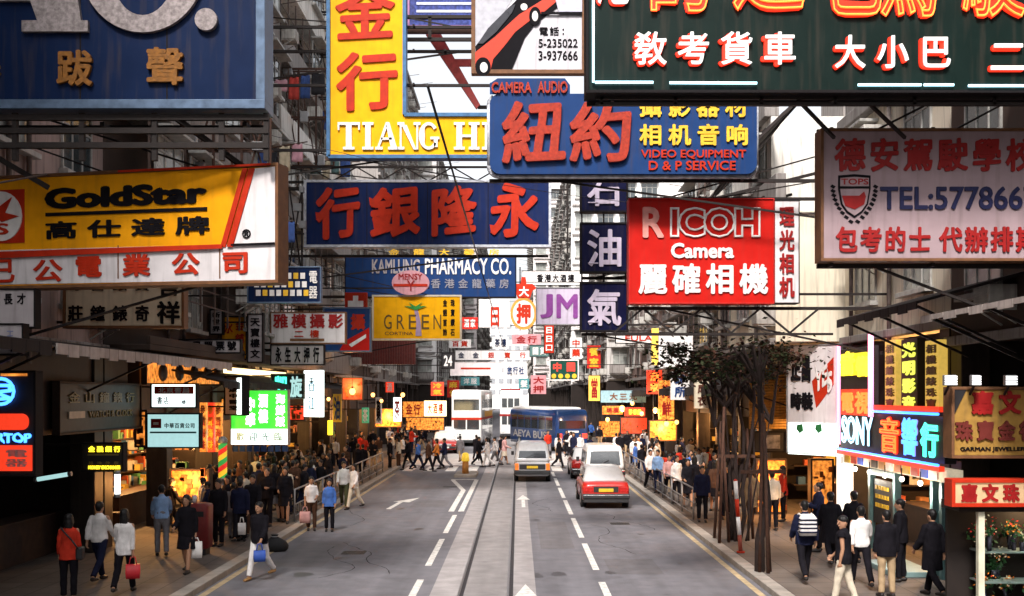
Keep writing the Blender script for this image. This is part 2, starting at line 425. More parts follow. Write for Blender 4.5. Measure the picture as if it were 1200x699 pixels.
# ------------------------------------------------------------------ buildings
def win_mesh(wy, wz, kind):
    """window lying in the facade plane (y along the wall, x outwards): frame, mullions, glass, sill and hood"""
    q = MB(); f = .06
    q.box(0, -wy/2, 0, .05, -wy/2+f, wz); q.box(0, wy/2-f, 0, .05, wy/2, wz); q.box(0, -wy/2+f, 0, .05, wy/2-f, f); q.box(0, -wy/2+f, wz-f, .05, wy/2-f, wz)
    n = 3 if wy > 1.5 else 2
    for i in range(1, n): y = -wy/2 + wy*i/n; q.box(.002, y-.025, f, .045, y+.025, wz-f)
    q.box(.002, -wy/2+f, wz*.68, .04, wy/2-f, wz*.68+.05)
    q.box(0, -wy/2-.12, -.14, .22, wy/2+.12, -.02, .01)
    q.box(0, -wy/2-.15, wz+.05, .5, wy/2+.15, wz+.13, .01)
    q.mi = 1; q.box(.004, -wy/2+f, f, .02, wy/2-f, wz-f)
    return q.mesh('window')
WIN = {}
def window(parent, X, sx, y, z, wy, wz, gl):
    k = (wy, wz, gl)
    if k not in WIN:
        WIN[k] = win_mesh(wy, wz, gl); WIN[k].materials.append(mat('window_paint', (.34, .33, .31), .5, var=.3)); WIN[k].materials.append(GLASSL if gl else GLASS)
    o = link('window', WIN[k], None, parent); o.location = (X, y, z)
    if sx < 0: o.rotation_euler = (0, 0, PI)
    return o
PIER = mat('pier_dark_tile', (.026, .018, .015), .5, var=.4, scale=3, streak=.4)
def ac_mesh():
    q = MB(); q.box(0, -.35, 0, .55, .35, .45, .02)
    for i in range(7): q.box(.55, -.3, .05 + i * .052, .565, .3, .075 + i * .052)
    q.bar((0, -.3, -.02), (.5, -.3, -.02), .04); q.bar((0, .3, -.02), (.5, .3, -.02), .04); q.bar((0, -.3, -.3), (.45, -.3, -.02), .03); q.bar((0, .3, -.3), (.45, .3, -.02), .03)
    return q.mesh('air_conditioner')
ACM = ac_mesh(); ACM.materials.append(mat('ac_enamel', (.42, .40, .37), .6, var=.25, streak=.6))
def building(label, side, y0, y1, h, wm, style='flat', gh=5.2, X=None, endwin=False, pier=True, inner=INT, seed=0, trim=None, name='tenement_building'):
    """a shop-house: upper storeys on piers over an open ground floor; local x = 0 at the building line, outwards positive for sx = +1"""
    rnd = random.Random(seed); sx = 1 if side == 'L' else -1; X = X or (FL if side == 'L' else FR)
    r = thing(name, label, 'building', (X, (y0 + y1) / 2, 0)); L = y1 - y0; a, b = -L/2 + .02, L/2 - .02
    def bx(q, u0, ya, z0, u1, yb, z1, bev=0): q.box(min(u0*sx, u1*sx), ya, z0, max(u0*sx, u1*sx), yb, z1, bev)
    trim = trim or WALLC[1]
    q = MB(); bx(q, -12, a, gh, 0, b, h); q.build('wall', wm, r)
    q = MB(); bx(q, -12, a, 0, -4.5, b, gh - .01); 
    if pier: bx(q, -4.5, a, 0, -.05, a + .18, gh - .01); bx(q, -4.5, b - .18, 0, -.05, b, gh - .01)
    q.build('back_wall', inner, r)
    n = max(1, round(L / 5.5))
    for i in range(n + 1):
        y = a + .3 + (b - a - .6) * i / n
        if (y0 + y1) / 2 + y < 14 or not pier: continue
        q = MB(); bx(q, -.6, y - .28, .13, .02, y + .28, gh - .005, .02); q.build('pier', PIER, r)
    q = MB(); bx(q, -.3, a, h, .25, b, h + .35, .03); bx(q, -.3, a, h + .35, 0, b, h + 1.1, .02)
    bx(q, -6, a + 1, h, -3, a + 4, h + 2.4, .03); q.build('roof_parapet', trim, r)
    fh = 3.1; z = gh + .2; nb = max(2, round(L / 3.2)); k = 0
    pq, rq = MB(), MB()
    while z + 2.6 < h:
        if style == 'balcony':
            q = MB(); bx(q, .0, a + .1, z - .22, 1.15, b - .1, z - .06, .02)
            bx(q, 1.05, a + .1, z - .06, 1.15, b - .1, z + .85 if rnd.random() < .7 else z + .15, .01)
            q.build('balcony', trim if rnd.random() < .6 else wm, r)
            for i in range(nb * 2 + 1):
                y = a + .15 + (b - a - .3) * i / (nb * 2); bx(rq, 1.08, y - .03, z + .8, 1.13, y + .03, z + 2.7)
            for zz in (1.3, 1.75): bx(rq, 1.09, a + .1, z + zz, 1.12, b - .1, z + zz + .04)
        else:
            q = MB(); bx(q, 0, a, z - .3, .18, b, z - .1, .02); q.build('string_course', trim, r)
        for i in range(nb):
            y = a + (b - a) * (i + .5) / nb
            if (y0 + y1) / 2 + y < 12: continue
            if style == 'balcony' and rnd.random() < .55:
                window(r, 1.16 * sx, sx, y, z + .95, min(2.3, (b - a) / nb - .5), 1.4, rnd.random() < .5)
            else:
                window(r, .0, sx, y, z + .75, 1.7, 1.55, rnd.random() < .45)
            if k < 60 and rnd.random() < .55 and (y0 + y1) / 2 + y > 21:
                k += 1
                o = link('air_conditioner', ACM, None, r); o.location = ((1.16 if style == 'balcony' else 0) * sx, y + rnd.choice((-1.25, 1.25)) * .9, z + rnd.choice((.3, 1.7)))
                if sx < 0: o.rotation_euler = (0, 0, PI)
            if rnd.random() < .35:      # laundry pole
                zz = z + 2.3; yy = y + .6
                rq.tube((0, yy, zz), (sx * (1.9 + rnd.random()), yy, zz + .35), .02, n=6)
        z += fh
    if endwin:
        z = gh + .4
        while z + 2.4 < h:
            for u in ((1.3, 3.6) if y0 < 100 else (1.3, 3.6, 5.9, 8.2)):
                o = window(r, -u * sx, 1, a, z + .6, 1.7, 1.55, u < 2); o.rotation_euler = (0, 0, -PI/2)
            q = MB(); q.box(min(-.1 * sx, -5 * sx), a - .16, z - .3, max(-.1 * sx, -5 * sx), a, z - .1, .02); q.build('string_course', trim, r)
            z += fh
        q = MB(); q.loft([[(-1.3 * sx + e * math.cos(t), a - f * math.sin(t), zz) for t in [PI * k / 12 for k in range(13)]] for zz, e, f in ((gh + .1, .5, .3), (gh + .45, 1.0, .75), (gh + .6, 1.1, .85), (gh + 1.3, 1.1, .85))], smooth=False); q.build('balcony', trim, r)
    for i in range(nb):
        y = a + .25 + (b - a - .5) * rnd.random(); q = MB(); q.tube((.1 * sx, y, gh - .5), (.1 * sx, y, h + .2), .06, n=8)
        if (y0 + y1) / 2 + y > 14: q.build('drain_pipe', mat('drain_pipe_paint', (.16, .13, .12), .7, var=.4), r)
    pq.bm.free()
    if len(rq.bm.verts): rq.build('railing', mat('balcony_rail_paint', (.09, .06, .05), .7, var=.4), r)
    else: rq.bm.free()
    return r
building('dingy cream tenement with the blue letter sign hanging from its front', 'L', -45, 27, 24, WALLC[4], 'flat', seed=1)
building('dark brown tenement with cluttered balconies behind the tall yellow column sign', 'L', 27, 42, 27, WALLC[3], 'balcony', seed=2)
building('cream tenement with messy balconies seen between blue letter sign and yellow column sign', 'L', 42, 60, 25, WALLC[2], 'balcony', seed=3)
building('brown house front above the yellow palm tree sign', 'L', 60, 80, 17, WALLC[3], 'flat', seed=4)
building('grey block rising behind the foot of the yellow column sign', 'L', 80, 112, 34, WALLC[1], 'flat', seed=5)
building('white block beyond the blue pharmacy sign', 'L', 112, 170, 30, mat('far_pale_render', (.74, .72, .71), .85, var=.08, streak=.3), 'flat', seed=6, X=-8.6, endwin=True)  # white render lightened further to stand for the far glare
building('pale block at the far left end of the street', 'L', 170, 250, 34, mat('far_pink_render', (.72, .66, .66), .85, var=.08, streak=.3), 'flat', seed=12, X=-6.6, endwin=True)  # pinkish render, far glare put into its lighter tone
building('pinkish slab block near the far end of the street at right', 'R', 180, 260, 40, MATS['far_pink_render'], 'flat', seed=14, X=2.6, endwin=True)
building('dim building carrying the dark green neon sign over the jewellery shop', 'R', -45, 23.4, 26, WALLC[3], 'flat', seed=7)
building('dim cream house beside the pink telephone number sign', 'R', 23.4, 31, 11.6, WALLC[0], 'flat', seed=8, gh=5.6)
building('cream plastered house end facing the camera below the pink telephone number sign', 'R', 31, 40, 9.4, mat('bright_cream_render', (.70, .63, .50), .85, var=.1, scale=.8, streak=.4), 'flat', seed=15, gh=5.6, X=7.5, pier=False)
building('white balconied tenement behind the red camera sign', 'R', 40, 62, 14.5, WALLC[2], 'balcony', seed=9)
building('grey stone building with arched balcony beyond the vertical dark blue panels', 'R', 84, 112, 14.5, mat('pale_stone', (.46, .44, .42), .85, var=.15, scale=1, streak=.5), 'flat', seed=10, X=7.0, endwin=True)
building('pink tenement between the white and the grey stone buildings', 'R', 62, 84, 12, WALLC[4], 'flat', seed=13, X=8.6, endwin=True)
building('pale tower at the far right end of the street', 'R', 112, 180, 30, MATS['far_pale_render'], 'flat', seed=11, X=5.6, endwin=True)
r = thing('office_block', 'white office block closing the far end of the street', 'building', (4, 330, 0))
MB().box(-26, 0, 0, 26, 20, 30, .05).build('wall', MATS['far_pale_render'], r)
for k in range(7):
    q = MB(); [q.box(-25 + j * 2.5, -.12, 4.4 + k * 3.4, -23.4 + j * 2.5, -.01, 5.9 + k * 3.4) for j in range(20)]; q.build('window_band', mat('pale_window', (.30, .31, .33), .3, var=.4), r)  # window colour paled in place of distant glare
# ------------------------------------------------------------------ signboards over the street
def sm(name, col, **k):
    k.setdefault('rough', .45); k.setdefault('var', .12); k.setdefault('scale', 2.5); k.setdefault('streak', .34); k.setdefault('spec', .1)
    return mat(name, col, **k)
NAVY = sm('navy_enamel', (.006, .016, .075)); BLUE = sm('blue_enamel', (.0022, .011, .046)); BLUEM = sm('mid_blue_enamel', (.012, .042, .145)); NAVYD = sm('blue_black_enamel', (.004, .005, .032))
YEL = sm('yellow_enamel', (.80, .385, .004), streak=.1); YEL2 = sm('warm_yellow_enamel', (.80, .33, .006), streak=.14)
RED = sm('red_enamel', (.48, .012, .008), streak=.15); REDL = mat('red_letter', (.44, .026, .008), .5, var=.15, streak=.1, spec=.15); REDD = mat('dark_red_letter', (.28, .008, .008), .5, var=.2)
ORNG = mat('orange_red_letter', (.36, .030, .012), .6, var=.3, scale=14, bump=.5)
WH = sm('white_enamel_panel', (.66, .62, .63), streak=.28); PINKW = sm('pinkish_white_panel', (.34, .25, .27), streak=.25); LILAC = sm('lilac_panel', (.55, .48, .60), streak=.3)
WHL = mat('white_letter', (.74, .71, .69), .5, var=.1, streak=.2); BLK = mat('black_letter', (.008, .007, .009), .6, spec=.05); BROWNL = mat('brown_letter', (.10, .03, .02), .5)
GOLDL = mat('yellow_letter', (.75, .45, .03), .5, var=.2); OCHRE = mat('ochre_letter', (.22, .085, .010), .6, var=.35, scale=12, bump=.4)
GREEN = sm('bottle_green_enamel', (.005, .014, .012)); CREAMM = sm('cream_panel', (.62, .55, .42), streak=.28); GREYP = sm('grey_sign_panel', (.40, .36, .37), streak=.28)
PURP = mat('purple_letter', (.22, .05, .25), .5, var=.2)
FR_B = mat('blue_frame_paint', (.05, .13, .26), .5, .2, var=.3); FR_L = mat('pale_blue_frame_paint', (.09, .135, .21), .45, .3, var=.3); FR_D = mat('dark_sign_frame', (.012, .010, .011), .7, spec=.1); FR_BR = mat('brown_sign_frame', (.16, .07, .03), .6, var=.3)
NEONC = mat('lit_cyan_tube', (.5, .8, .9), .4, var=0, emit=.75, ecol=(.45, .85, 1.0)); NEONR = mat('lit_red_tube', (.9, .12, .03), .4, var=0, emit=.9, ecol=(1.0, .12, .02)); NEONO = mat('lit_orange_tube', (.9, .3, .05), .4, var=0, emit=.8, ecol=(1.0, .13, .02))
NEONP = mat('lit_pink_tube', (.9, .3, .5), .4, var=0, emit=1.1, ecol=(1.0, .18, .35)); NEONB = mat('lit_blue_tube', (.1, .2, .9), .4, var=0, emit=1.0, ecol=(.05, .25, 1.0)); NEONW = mat('lit_white_tube', (.9, .9, .9), .4, var=0, emit=1.1, ecol=(.95, 1.0, 1.0))
NEONG = mat('lit_green_tube', (.1, .9, .5), .4, var=0, emit=1.0, ecol=(.05, .9, .55)); NEONY = mat('lit_yellow_tube', (.9, .7, .05), .4, var=0, emit=.9, ecol=(1.0, .72, .02))
REDN = mat('red_neon_board', (.5, .02, .008), .4, var=.15, emit=.28, ecol=(1.0, .035, .01))
BULB = mat('lit_bulb', (.9, .5, .2), .3, var=0, emit=1.6, ecol=(1.0, .42, .09)); BULBW = mat('lit_white_bulb', (1, 1, 1), .3, var=0, emit=2.5, ecol=(1.0, .9, .7))
LBW = mat('lit_white_panel', (.8, .85, .85), .4, var=.06, emit=.75, ecol=(.85, 1.0, .97)); LBT = mat('lit_pale_teal_panel', (.35, .5, .5), .4, var=.12, emit=.22, ecol=(.5, .85, .85)); LBG = mat('lit_green_panel', (.06, .5, .05), .4, var=.1, emit=.28, ecol=(.06, .8, .05)); LBO = mat('lit_orange_panel', (.55, .17, .025), .4, var=.85, scale=7, emit=.5); LBR = mat('lit_red_panel', (.6, .06, .03), .4, var=.3, emit=.25, ecol=(1, .05, .015))

# 1 blue letter sign, top left
s = Sign('letter_sign', 'huge dark blue signboard with grey block letters and ochre characters, top left', (-75, -115, 301, 118), 19, BLUE, t=.5, frame=FR_L, fw=.16, proud=.08)
BULBG = mat('bulb_letter_grey', (.30, .26, .26), .5, .2, var=.45, scale=16, bump=.6, streak=.3)
s.poly([(40, -112), (78, -112), (97, 26), (105, 26), (105, 39), (28, 39), (28, 26), (46, 26), (38, 3), (-8, 3), (-8, -6), (36, -6), (22, -60)], BULBG, .09, 'lettering')
s.poly([(-60, 26), (-40, 26), (-6, -60), (2, -48), (-26, 26), (-10, 26), (-10, 38), (-60, 38)], BULBG, .18, 'lettering')
q = MB(); ring = []
for i in range(40):
    a = 2*PI*i/40; ring.append(a)
for i in range(40):
    a, b = ring[i], ring[(i+1) % 40]
    p = [s.loc(169 + 72*math.cos(a), -36 + 76*math.sin(a)), s.loc(169 + 72*math.cos(b), -36 + 76*math.sin(b)), s.loc(169 + 38*math.cos(b), -36 + 56*math.sin(b)), s.loc(169 + 38*math.cos(a), -36 + 56*math.sin(a))]
    q.prism(p, -.09, -.002)
q.build('lettering', BULBG, s.root)
s.disc(243, 25, 13, BULBG, .1, name='lettering')
s.text('跋', (68, 60, 110, 102), OCHRE, .03, .08, brush=.02); s.text('聲', (173, 57, 216, 101), OCHRE, .03, .08, brush=.02); s.text('器', (-40, 60, 2, 101), OCHRE, .03, .08, brush=.02)
for fx in (-.32, -.05, .22): MB().box(fx * s.w - .012, -.008, 0, fx * s.w + .012, -.002, s.h).build('panel_joint', FR_D, s.root)
s.bracket(FL, STEEL, (-.10, .5, 1.0), .11, back=.05, low=False)
q = MB()
for z in (-.28, -.52, -.78): q.bar((-3.0, .1, z), (3.05, .1, z), .1)
for x in (-2.6, -1.5, -.3, 1.0, 2.2, 3.0): q.bar((x, .12, -1.05), (x, .12, -.2), .09)
q.bar((-3, .1, -.3), (-1.2, .8, -1.4), .09); q.bar((1.4, .1, -.3), (3.1, 1.2, -1.5), .09); q.build('bracket', STEEL, s.root)

# 2 yellow electronics sign, turned a little to the street
s = Sign('electronics_sign', 'long yellow and white signboard with bold black letters, under the huge blue sign', (-10, 195, 323, 328), 20.6, YEL2, dr=19.4, t=.4, frame=FR_BR, fw=.06)
s.poly([(-10, 290 + 4), (258, 287), (270, 287), (323, 285), (323, 328), (-10, 334)], WH, .012, 'lower_panel')
s.poly([(299, 198), (323, 196), (323, 285), (269, 286)], WH, .018, 'end_panel', y=-.013)
s.poly([(285, 198), (291, 198), (265, 290), (259, 290)], REDL, .02, 'stripe', y=-.014); s.poly([(293, 198), (300, 198), (274, 290), (267, 290)], REDL, .02, 'stripe', y=-.034)
s.poly([(-10, 296), (262, 287), (262, 292), (-10, 304)], REDL, .02, 'stripe', y=-.05); s.poly([(272, 286.5), (323, 284.5), (323, 287), (272, 289)], BLK, .02, 'stripe', y=-.035)
s.rect((140, 192, 318, 203), REDL, .02, 'top_stripe', y=-.04)
s.text('GoldStar', (53, 213, 243, 246), BLK, .055, .03); s.poly([(54, 250), (243, 243), (243, 247), (54, 254)], BLK, .025, 'underline')
s.text('高仕達牌', (54, 253, 246, 281), BLK, .03, .03, sp=.30)
s.rect((-10, 222, 29, 286), REDL, .02, 'emblem'); s.disc(3, 254, 24, WHL, .02, 29, y=-.021); s.poly([(-8, 250), (16, 232), (8, 250), (24, 254), (4, 261)], REDL, .02, y=-.042); s.text('S', (-4, 262, 12, 276), REDL, .03, .02, y=-.042)
s.text('電業公司', (90, 294, 291, 326), REDL, .03, .03, sp=.75, y=-.013); s.text('公', (40, 304, 74, 331), REDL, .02, .03, y=-.013); s.text('已', (-8, 304, 18, 332), REDL, .02, .03, y=-.013)
s.text('®', (285, 269, 295, 280), BLK, .02, .02, cjk=False, y=-.035)
q = MB()
for px in (139, 258): a = s.loc(px, 288); b = s.loc(px, 330); q.box(a[0] - .012, -.02, b[1] + .05, a[0] + .012, -.012, a[1])
q.build('panel_joint', FR_BR, s.root); s.bracket(FL, STEEL, (.02, 1.03), .08)

# 3 yellow column sign with a foot
s = Sign('column_sign', 'tall bright yellow L shaped signboard with red characters and white capitals along its foot', (383, -70, 585, 186), 36, YEL, t=.35, pts=[(385, -70), (474, -70), (474, 135), (583, 135), (583, 184), (385, 184)])
q = MB(); pts = [(385, -70), (474, -70), (474, 135), (583, 135), (583, 184), (385, 184)]
for i in range(6):
    a, b = s.loc(*pts[i]), s.loc(*pts[(i+1) % 6]); q.bar((a[0], .17, a[1]), (b[0], .17, b[1]), .5, .12) if abs(a[0]-b[0]) > .01 else q.bar((a[0], .17, a[1]), (b[0], .17, b[1]), .12, .5)
q.build('frame', FR_B, s.root)
s.text('金', (393, -14, 463, 48), REDL, .025, .06, brush=.01, shear=.06); s.text('行', (394, 63, 466, 132), REDL, .025, .06, brush=.01, shear=.06); s.text('隆', (393, -72, 463, -24), REDL, .025, .06)
def serif(s, ch, x0, x1, y0, y1, m):
    W = x1 - x0; t = W * .26; h = 3.2; th = W * .11; p = []
    R_ = lambda a, b, c, d: p.append([(a, b), (c, b), (c, d), (a, d)])
    if ch == 'T': R_(x0, y0, x1, y0 + h); R_((x0+x1)/2 - t/2, y0 + h, (x0+x1)/2 + t/2, y1 - h); R_((x0+x1)/2 - t, y1 - h, (x0+x1)/2 + t, y1); R_(x0, y0 + h, x0 + 2, y0 + 9); R_(x1 - 2, y0 + h, x1, y0 + 9)
    if ch == 'I': R_(x0, y0, x1, y0 + h); R_((x0+x1)/2 - 3.2, y0 + h, (x0+x1)/2 + 3.2, y1 - h); R_(x0, y1 - h, x1, y1)
    if ch == 'H':
        for a in (x0, x1 - W * .42): R_(a, y0, a + W * .42, y0 + h); R_(a + W * .1, y0 + h, a + W * .32, y1 - h); R_(a, y1 - h, a + W * .42, y1)
        R_(x0 + W * .32, (y0+y1)/2 - 1.5, x1 - W * .32, (y0+y1)/2 + 1.5)
    if ch == 'A':
        m_ = (x0 + x1) / 2; p.append([(m_ - 1.5, y0), (m_ + 3, y0), (x1 - 2, y1 - h), (x1 - 2 - t, y1 - h)]); p.append([(m_ - 1.5, y0 + 1), (m_ + .6, y0 + 5), (x0 + 5, y1 - h), (x0 + 2.5, y1 - h)])
        R_(x0, y1 - h, x0 + W * .32, y1); R_(x1 - W * .45, y1 - h, x1, y1); R_(x0 + W * .25, y1 - 14, x1 - W * .28, y1 - 11.5)
    if ch == 'N':
        R_(x0, y0, x0 + W * .3, y0 + h); R_(x1 - W * .3, y0, x1, y0 + h); R_(x0 + W * .1, y0 + h, x0 + W * .18, y1 - h); R_(x1 - W * .18, y0 + h, x1 - W * .1, y1); R_(x0, y1 - h, x0 + W * .3, y1)
        p.append([(x0 + W * .18, y0 + h), (x0 + W * .4, y0 + h), (x1 - W * .18, y1), (x1 - W * .3, y1)])
    if ch == 'G':
        cx, cy, rx, ry = (x0+x1)/2, (y0+y1)/2, W/2, (y1-y0)/2
        a = [math.radians(v) for v in range(35, 331, 12)]
        for u, v in zip(a[:-1], a[1:]):
            k = lambda q_: .36 + .5 * (abs(math.cos(q_)) ** 2 if math.cos(q_) < 0 else .3 * abs(math.cos(q_)))
            f = lambda q_, j: (cx + math.cos(q_) * (rx - (j * k(q_) * rx * .72)), cy + math.sin(q_) * (ry - j * 3.4))
            p.append([f(u, 0), f(v, 0), f(v, 1), f(u, 1)])
        R_(cx + 2, cy + 1, x1 + 1, cy + 4); R_(cx + 6, cy + 4, x1 - 1, y1 - 3)
    qq = MB()
    for g in p: qq.prism([s.loc(*v) for v in g], -.07, -.002)
    return qq
for ch, x0, x1 in (('T', 396, 422), ('I', 425, 438), ('A', 440, 467), ('N', 466, 493), ('G', 491, 514), ('H', 532, 562), ('I', 565, 578)):
    serif(s, ch, x0, x1, 144, 176, WHL).build('lettering', WHL, s.root)
s.bracket(FL, STEEL, (.05, .35, .62), .09)

# 4 purple framed box sign and red striped arm behind it
s = Sign('box_sign', 'purple framed blue striped signboard between the yellow column sign and taxi poster', (480, -60, 562, 30), 39, sm('striped_blue_panel', (.05, .07, .26), var=.6, scale=9), t=.3, frame=mat('purple_frame_paint', (.34, .16, .30), .5), fw=.22)
for y in (3, 12, 20): s.rect((488, y, 556, y + 3), mat('pale_stripe', (.55, .58, .7), .5), .02, 'stripe')
s.rect((474, 34, 556, 40), RUST, .1, 'base_beam'); s.bracket(FL, STEEL, (-.3, .5), .1)
q = MB()
for a, b in (((460, 26), (556, 26)), ((460, 52), (556, 52)), ((460, 26), (460, 52)), ((505, 26), (505, 52))):
    u, v = s.loc(*a), s.loc(*b); q.bar((u[0], -.5, u[1]), (v[0], -.5, v[1]), .12)
q.build('bracket', STEEL, s.root)
r = thing('slanting_sign', 'slanting red tapered arm with a short crossbar hanging in front of the white sky', 'sign', P(536, 90, 41))
q = MB(); o = r.location
A = [P(*p, 41) - o for p in ((499, 41), (517, 41), (563, 124), (558, 128))]; q.prism([(p.x, p.z) for p in A], -.1, .1)
A = [P(*p, 41) - o for p in ((520, 70), (562, 70), (562, 78), (526, 78))]; q.prism([(p.x, p.z) for p in A], -.08, .08)
q.build('panel', mat('faded_red_panel', (.62, .10, .09), .5, var=.3, scale=5), r)
MB().bar(P(560, 126, 41) - o, P(575, 126, 41) - o, .12).bar(P(508, 41, 41) - o, P(508, 20, 41) - o, .12).build('bracket', STEEL, r)

# 5 taxi poster
TAXIR = mat('poster_red', (.55, .04, .015), .5, var=.1)
s = Sign('taxi_poster', 'poster signboard with a painted red taxi and telephone numbers, above the blue camera shop sign', (557, -40, 682, 82), 29, sm('poster_white', (.56, .54, .58), streak=.3), t=.2, frame=FR_BR, fw=.11)
s.poly([(557, -40), (640, -40), (600, 0), (575, 40), (557, 60)], mat('poster_pale_grey', (.42, .42, .47), .5), .012, 'picture')
s.poly([(560, 82), (557, 55), (578, 28), (604, 2), (625, -30), (660, -30), (655, 8), (628, 28), (615, 45), (600, 82)], BLK, .012, 'picture', y=-.013)
s.poly([(557, 82), (557, 62), (580, 44), (608, 18), (640, -2), (652, -12), (655, 0), (636, 16), (622, 24), (604, 38), (590, 56), (578, 70), (575, 82)], TAXIR, .012, 'picture', y=-.026)
s.disc(566, 79, 9, BLK, .012, name='picture', y=-.039, ry=11); s.disc(567, 80, 4.5, WHL, .012, name='picture', y=-.052, ry=6); s.disc(627, 20, 7, BLK, .012, name='picture', y=-.039, ry=11); s.disc(627, 20, 3.5, WHL, .012, name='picture', y=-.052, ry=6); s.disc(614, 9, 4, WHL, .012, name='picture', y=-.039)
s.poly([(560, 52), (572, 34), (598, 8), (604, 6), (600, 16), (582, 38), (566, 52)], mat('poster_window', (.03, .03, .04), .3), .012, 'picture', y=-.040)
s.poly([(640, -40), (682, -40), (682, 16), (655, 16)], mat('poster_lilac_shape', (.5, .48, .6), .5), .012, 'picture', y=-.041); s.rect((634, 15, 682, 18), BLK, .012, 'picture', y=-.055)
for b, bx in (('電話', (632, 32, 655, 42)), ('5-235022', (631, 46, 677, 56)), ('3-937666', (631, 60, 677, 71))): s.text(b, bx, BLK, .012, .02)
s.text(':', (659, 34, 661, 41), BLK, .01, .02)
s.bracket(FR, STEEL, (.05, .95), .08, low=False)

# 6 green neon sign
s = Sign('neon_sign', 'very large dark green neon signboard with white and red characters, top right', (690, -130, 1275, 106), 17.2, GREEN, t=.45, frame=FR_D, fw=.05)
def neon_char(s, ch, box, fill, tube):
    s.text(ch, box, fill, .045, .05, brush=.03); s.text(ch, box, tube, .0, .035, outline=.012, y=-.05, name='neon_tube')
for ch, x0, x1, y0, y1 in (('的', 762, 832, -85, 16), ('運', 858, 942, -85, 15), ('包', 962, 1032, -85, 20), ('駕', 1030, 1096, -85, 22), ('駛', 1126, 1200, -85, 22)): neon_char(s, ch, (x0, y0, x1, y1), REDN, NEONO)
s.text('港', (697, -60, 738, 8), REDN, .04, .04); s.text('港', (699, -60, 740, 7), WHL, .0, .03, y=-.045)
for b, bx, sp in (('敎考貨車', (741, 40, 929, 79), .28), ('大小巴', (975, 44, 1110, 83), .32), ('二', (1157, 54, 1198, 85), .1)):
    s.text(b, bx, REDN, .045, .05, sp=sp); s.text(b, (bx[0] + 2, bx[1] - 1, bx[2] + 2, bx[3] - 1.5), mat('white_neon_letter', (.55, .53, .51), .4, var=0, emit=.2, ecol=(1, .97, .92)), .012, .03, sp=sp, y=-.052)
q = None
for a, b in (((695, -20), (695, 98)), ((697, 98), (765, 98)), ((784, 98.5), (886, 99)), ((1004, 101), (1078, 101)), ((1081, 101), (1116, 101)), ((1133, 102), (1200, 102))): s.tubes([a, b], NEONC, .022)
s.bracket(FR, STEEL, (-.025, .5, 1.0), .07, low=False)
q = MB()
for z in (-.07, -.17): q.bar((-3.9, .2, z), (4.0, .2, z), .05)
for x in (-3.8, -2.6, -1.2, 0, 1.3, 2.6): q.bar((x, .2, -.18), (x, .2, .0), .05)
q.bar((-.6, .2, -.1), (.2, .9, -.55), .05); q.bar((1.4, .9, -.55), (.5, .2, -.1), .05); q.build('bracket', STEEL, s.root)

# 7 blue camera shop sign
def rrect(x0, y0, x1, y1, r, n=5):
    p = []
    for cx, cy, a0 in ((x1 - r, y0 + r, -90), (x1 - r, y1 - r, 0), (x0 + r, y1 - r, 90), (x0 + r, y0 + r, 180)):
        p += [(cx + r * math.cos(R(a0 + 90 * i / n)), cy + r * math.sin(R(a0 + 90 * i / n))) for i in range(n + 1)]
    return p
s = Sign('camera_shop_sign', 'rounded mid blue signboard with large rough orange red characters and yellow characters at its right', (573, 92, 888, 206), 26, BLUEM, t=.35, pts=rrect(574, 110, 887, 204, 12))
s.poly([(583, 92), (662, 92), (668, 100), (668, 111), (574, 111), (574, 98)], BLUEM, -.001, 'top_panel', y=-.001).location.y = 0
q = MB(); pp = [Vector((s.loc(*p)[0], .17, s.loc(*p)[1])) for p in rrect(573, 109, 888, 205.5, 12)]; q.path(pp[2:-2], .06, 6); q.build('frame', mat('weathered_white_frame', (.42, .43, .47), .6, var=.5, scale=5), s.root)
s.text('CAMERA', (576, 97, 623, 110), ORNG, .03, .06); s.text('AUDIO', (630, 96, 665, 110), ORNG, .03, .06)
s.text('紐', (588, 121, 663, 194), ORNG, .03, .12, brush=.02, shear=.05); s.text('約', (667, 122, 739, 193), ORNG, .03, .12, brush=.02, shear=.05)
s.text('攝影器材', (749, 110, 876, 138), GOLDL, .03, .05, sp=.25, brush=.015); s.text('相机音响', (749, 146, 876, 171), GOLDL, .03, .05, sp=.25, brush=.015)
s.text('VIDEO EQUIPMENT', (751, 176, 874, 187), REDL, .02, .04); s.text('D & P SERVICE', (760, 189, 862, 200), REDL, .02, .04)
s.bracket(FR, STEEL, (-.02, .8), .08)

# 8 bank sign
s = Sign('bank_sign', 'wide navy signboard with four large bright red characters, below the yellow column sign', (359, 214, 643, 287), 42, NAVY, t=.4, frame=mat('pale_sign_frame', (.48, .5, .56), .5, var=.35), fw=.1)
for ch, x0, x1, y0, y1 in (('行', 370, 422, 222, 283), ('銀', 433, 493, 222, 281), ('隆', 506, 559, 221, 279), ('永', 574, 632, 217, 281)): s.text(ch, (x0, y0, x1, y1), REDL, .035, .08, brush=.02, shear=.1)
for fx in (-.25, 0, .25): MB().box(fx * s.w - .014, -.008, 0, fx * s.w + .014, -.002, s.h).build('panel_joint', FR_D, s.root)
s.bracket(FL, STEEL, (-.16, 1.04), .1, truss=True)
for z in (.2, 2.2):
    MB().bar((s.w/2 + .1, .2, z), (s.w/2 + .75, .2, z), .06).build('bracket', STEEL, s.root)
MB().bar((s.w/2 + .75, .2, -.3), (s.w/2 + .75, .2, 2.7), .07).build('bracket', STEEL, s.root)

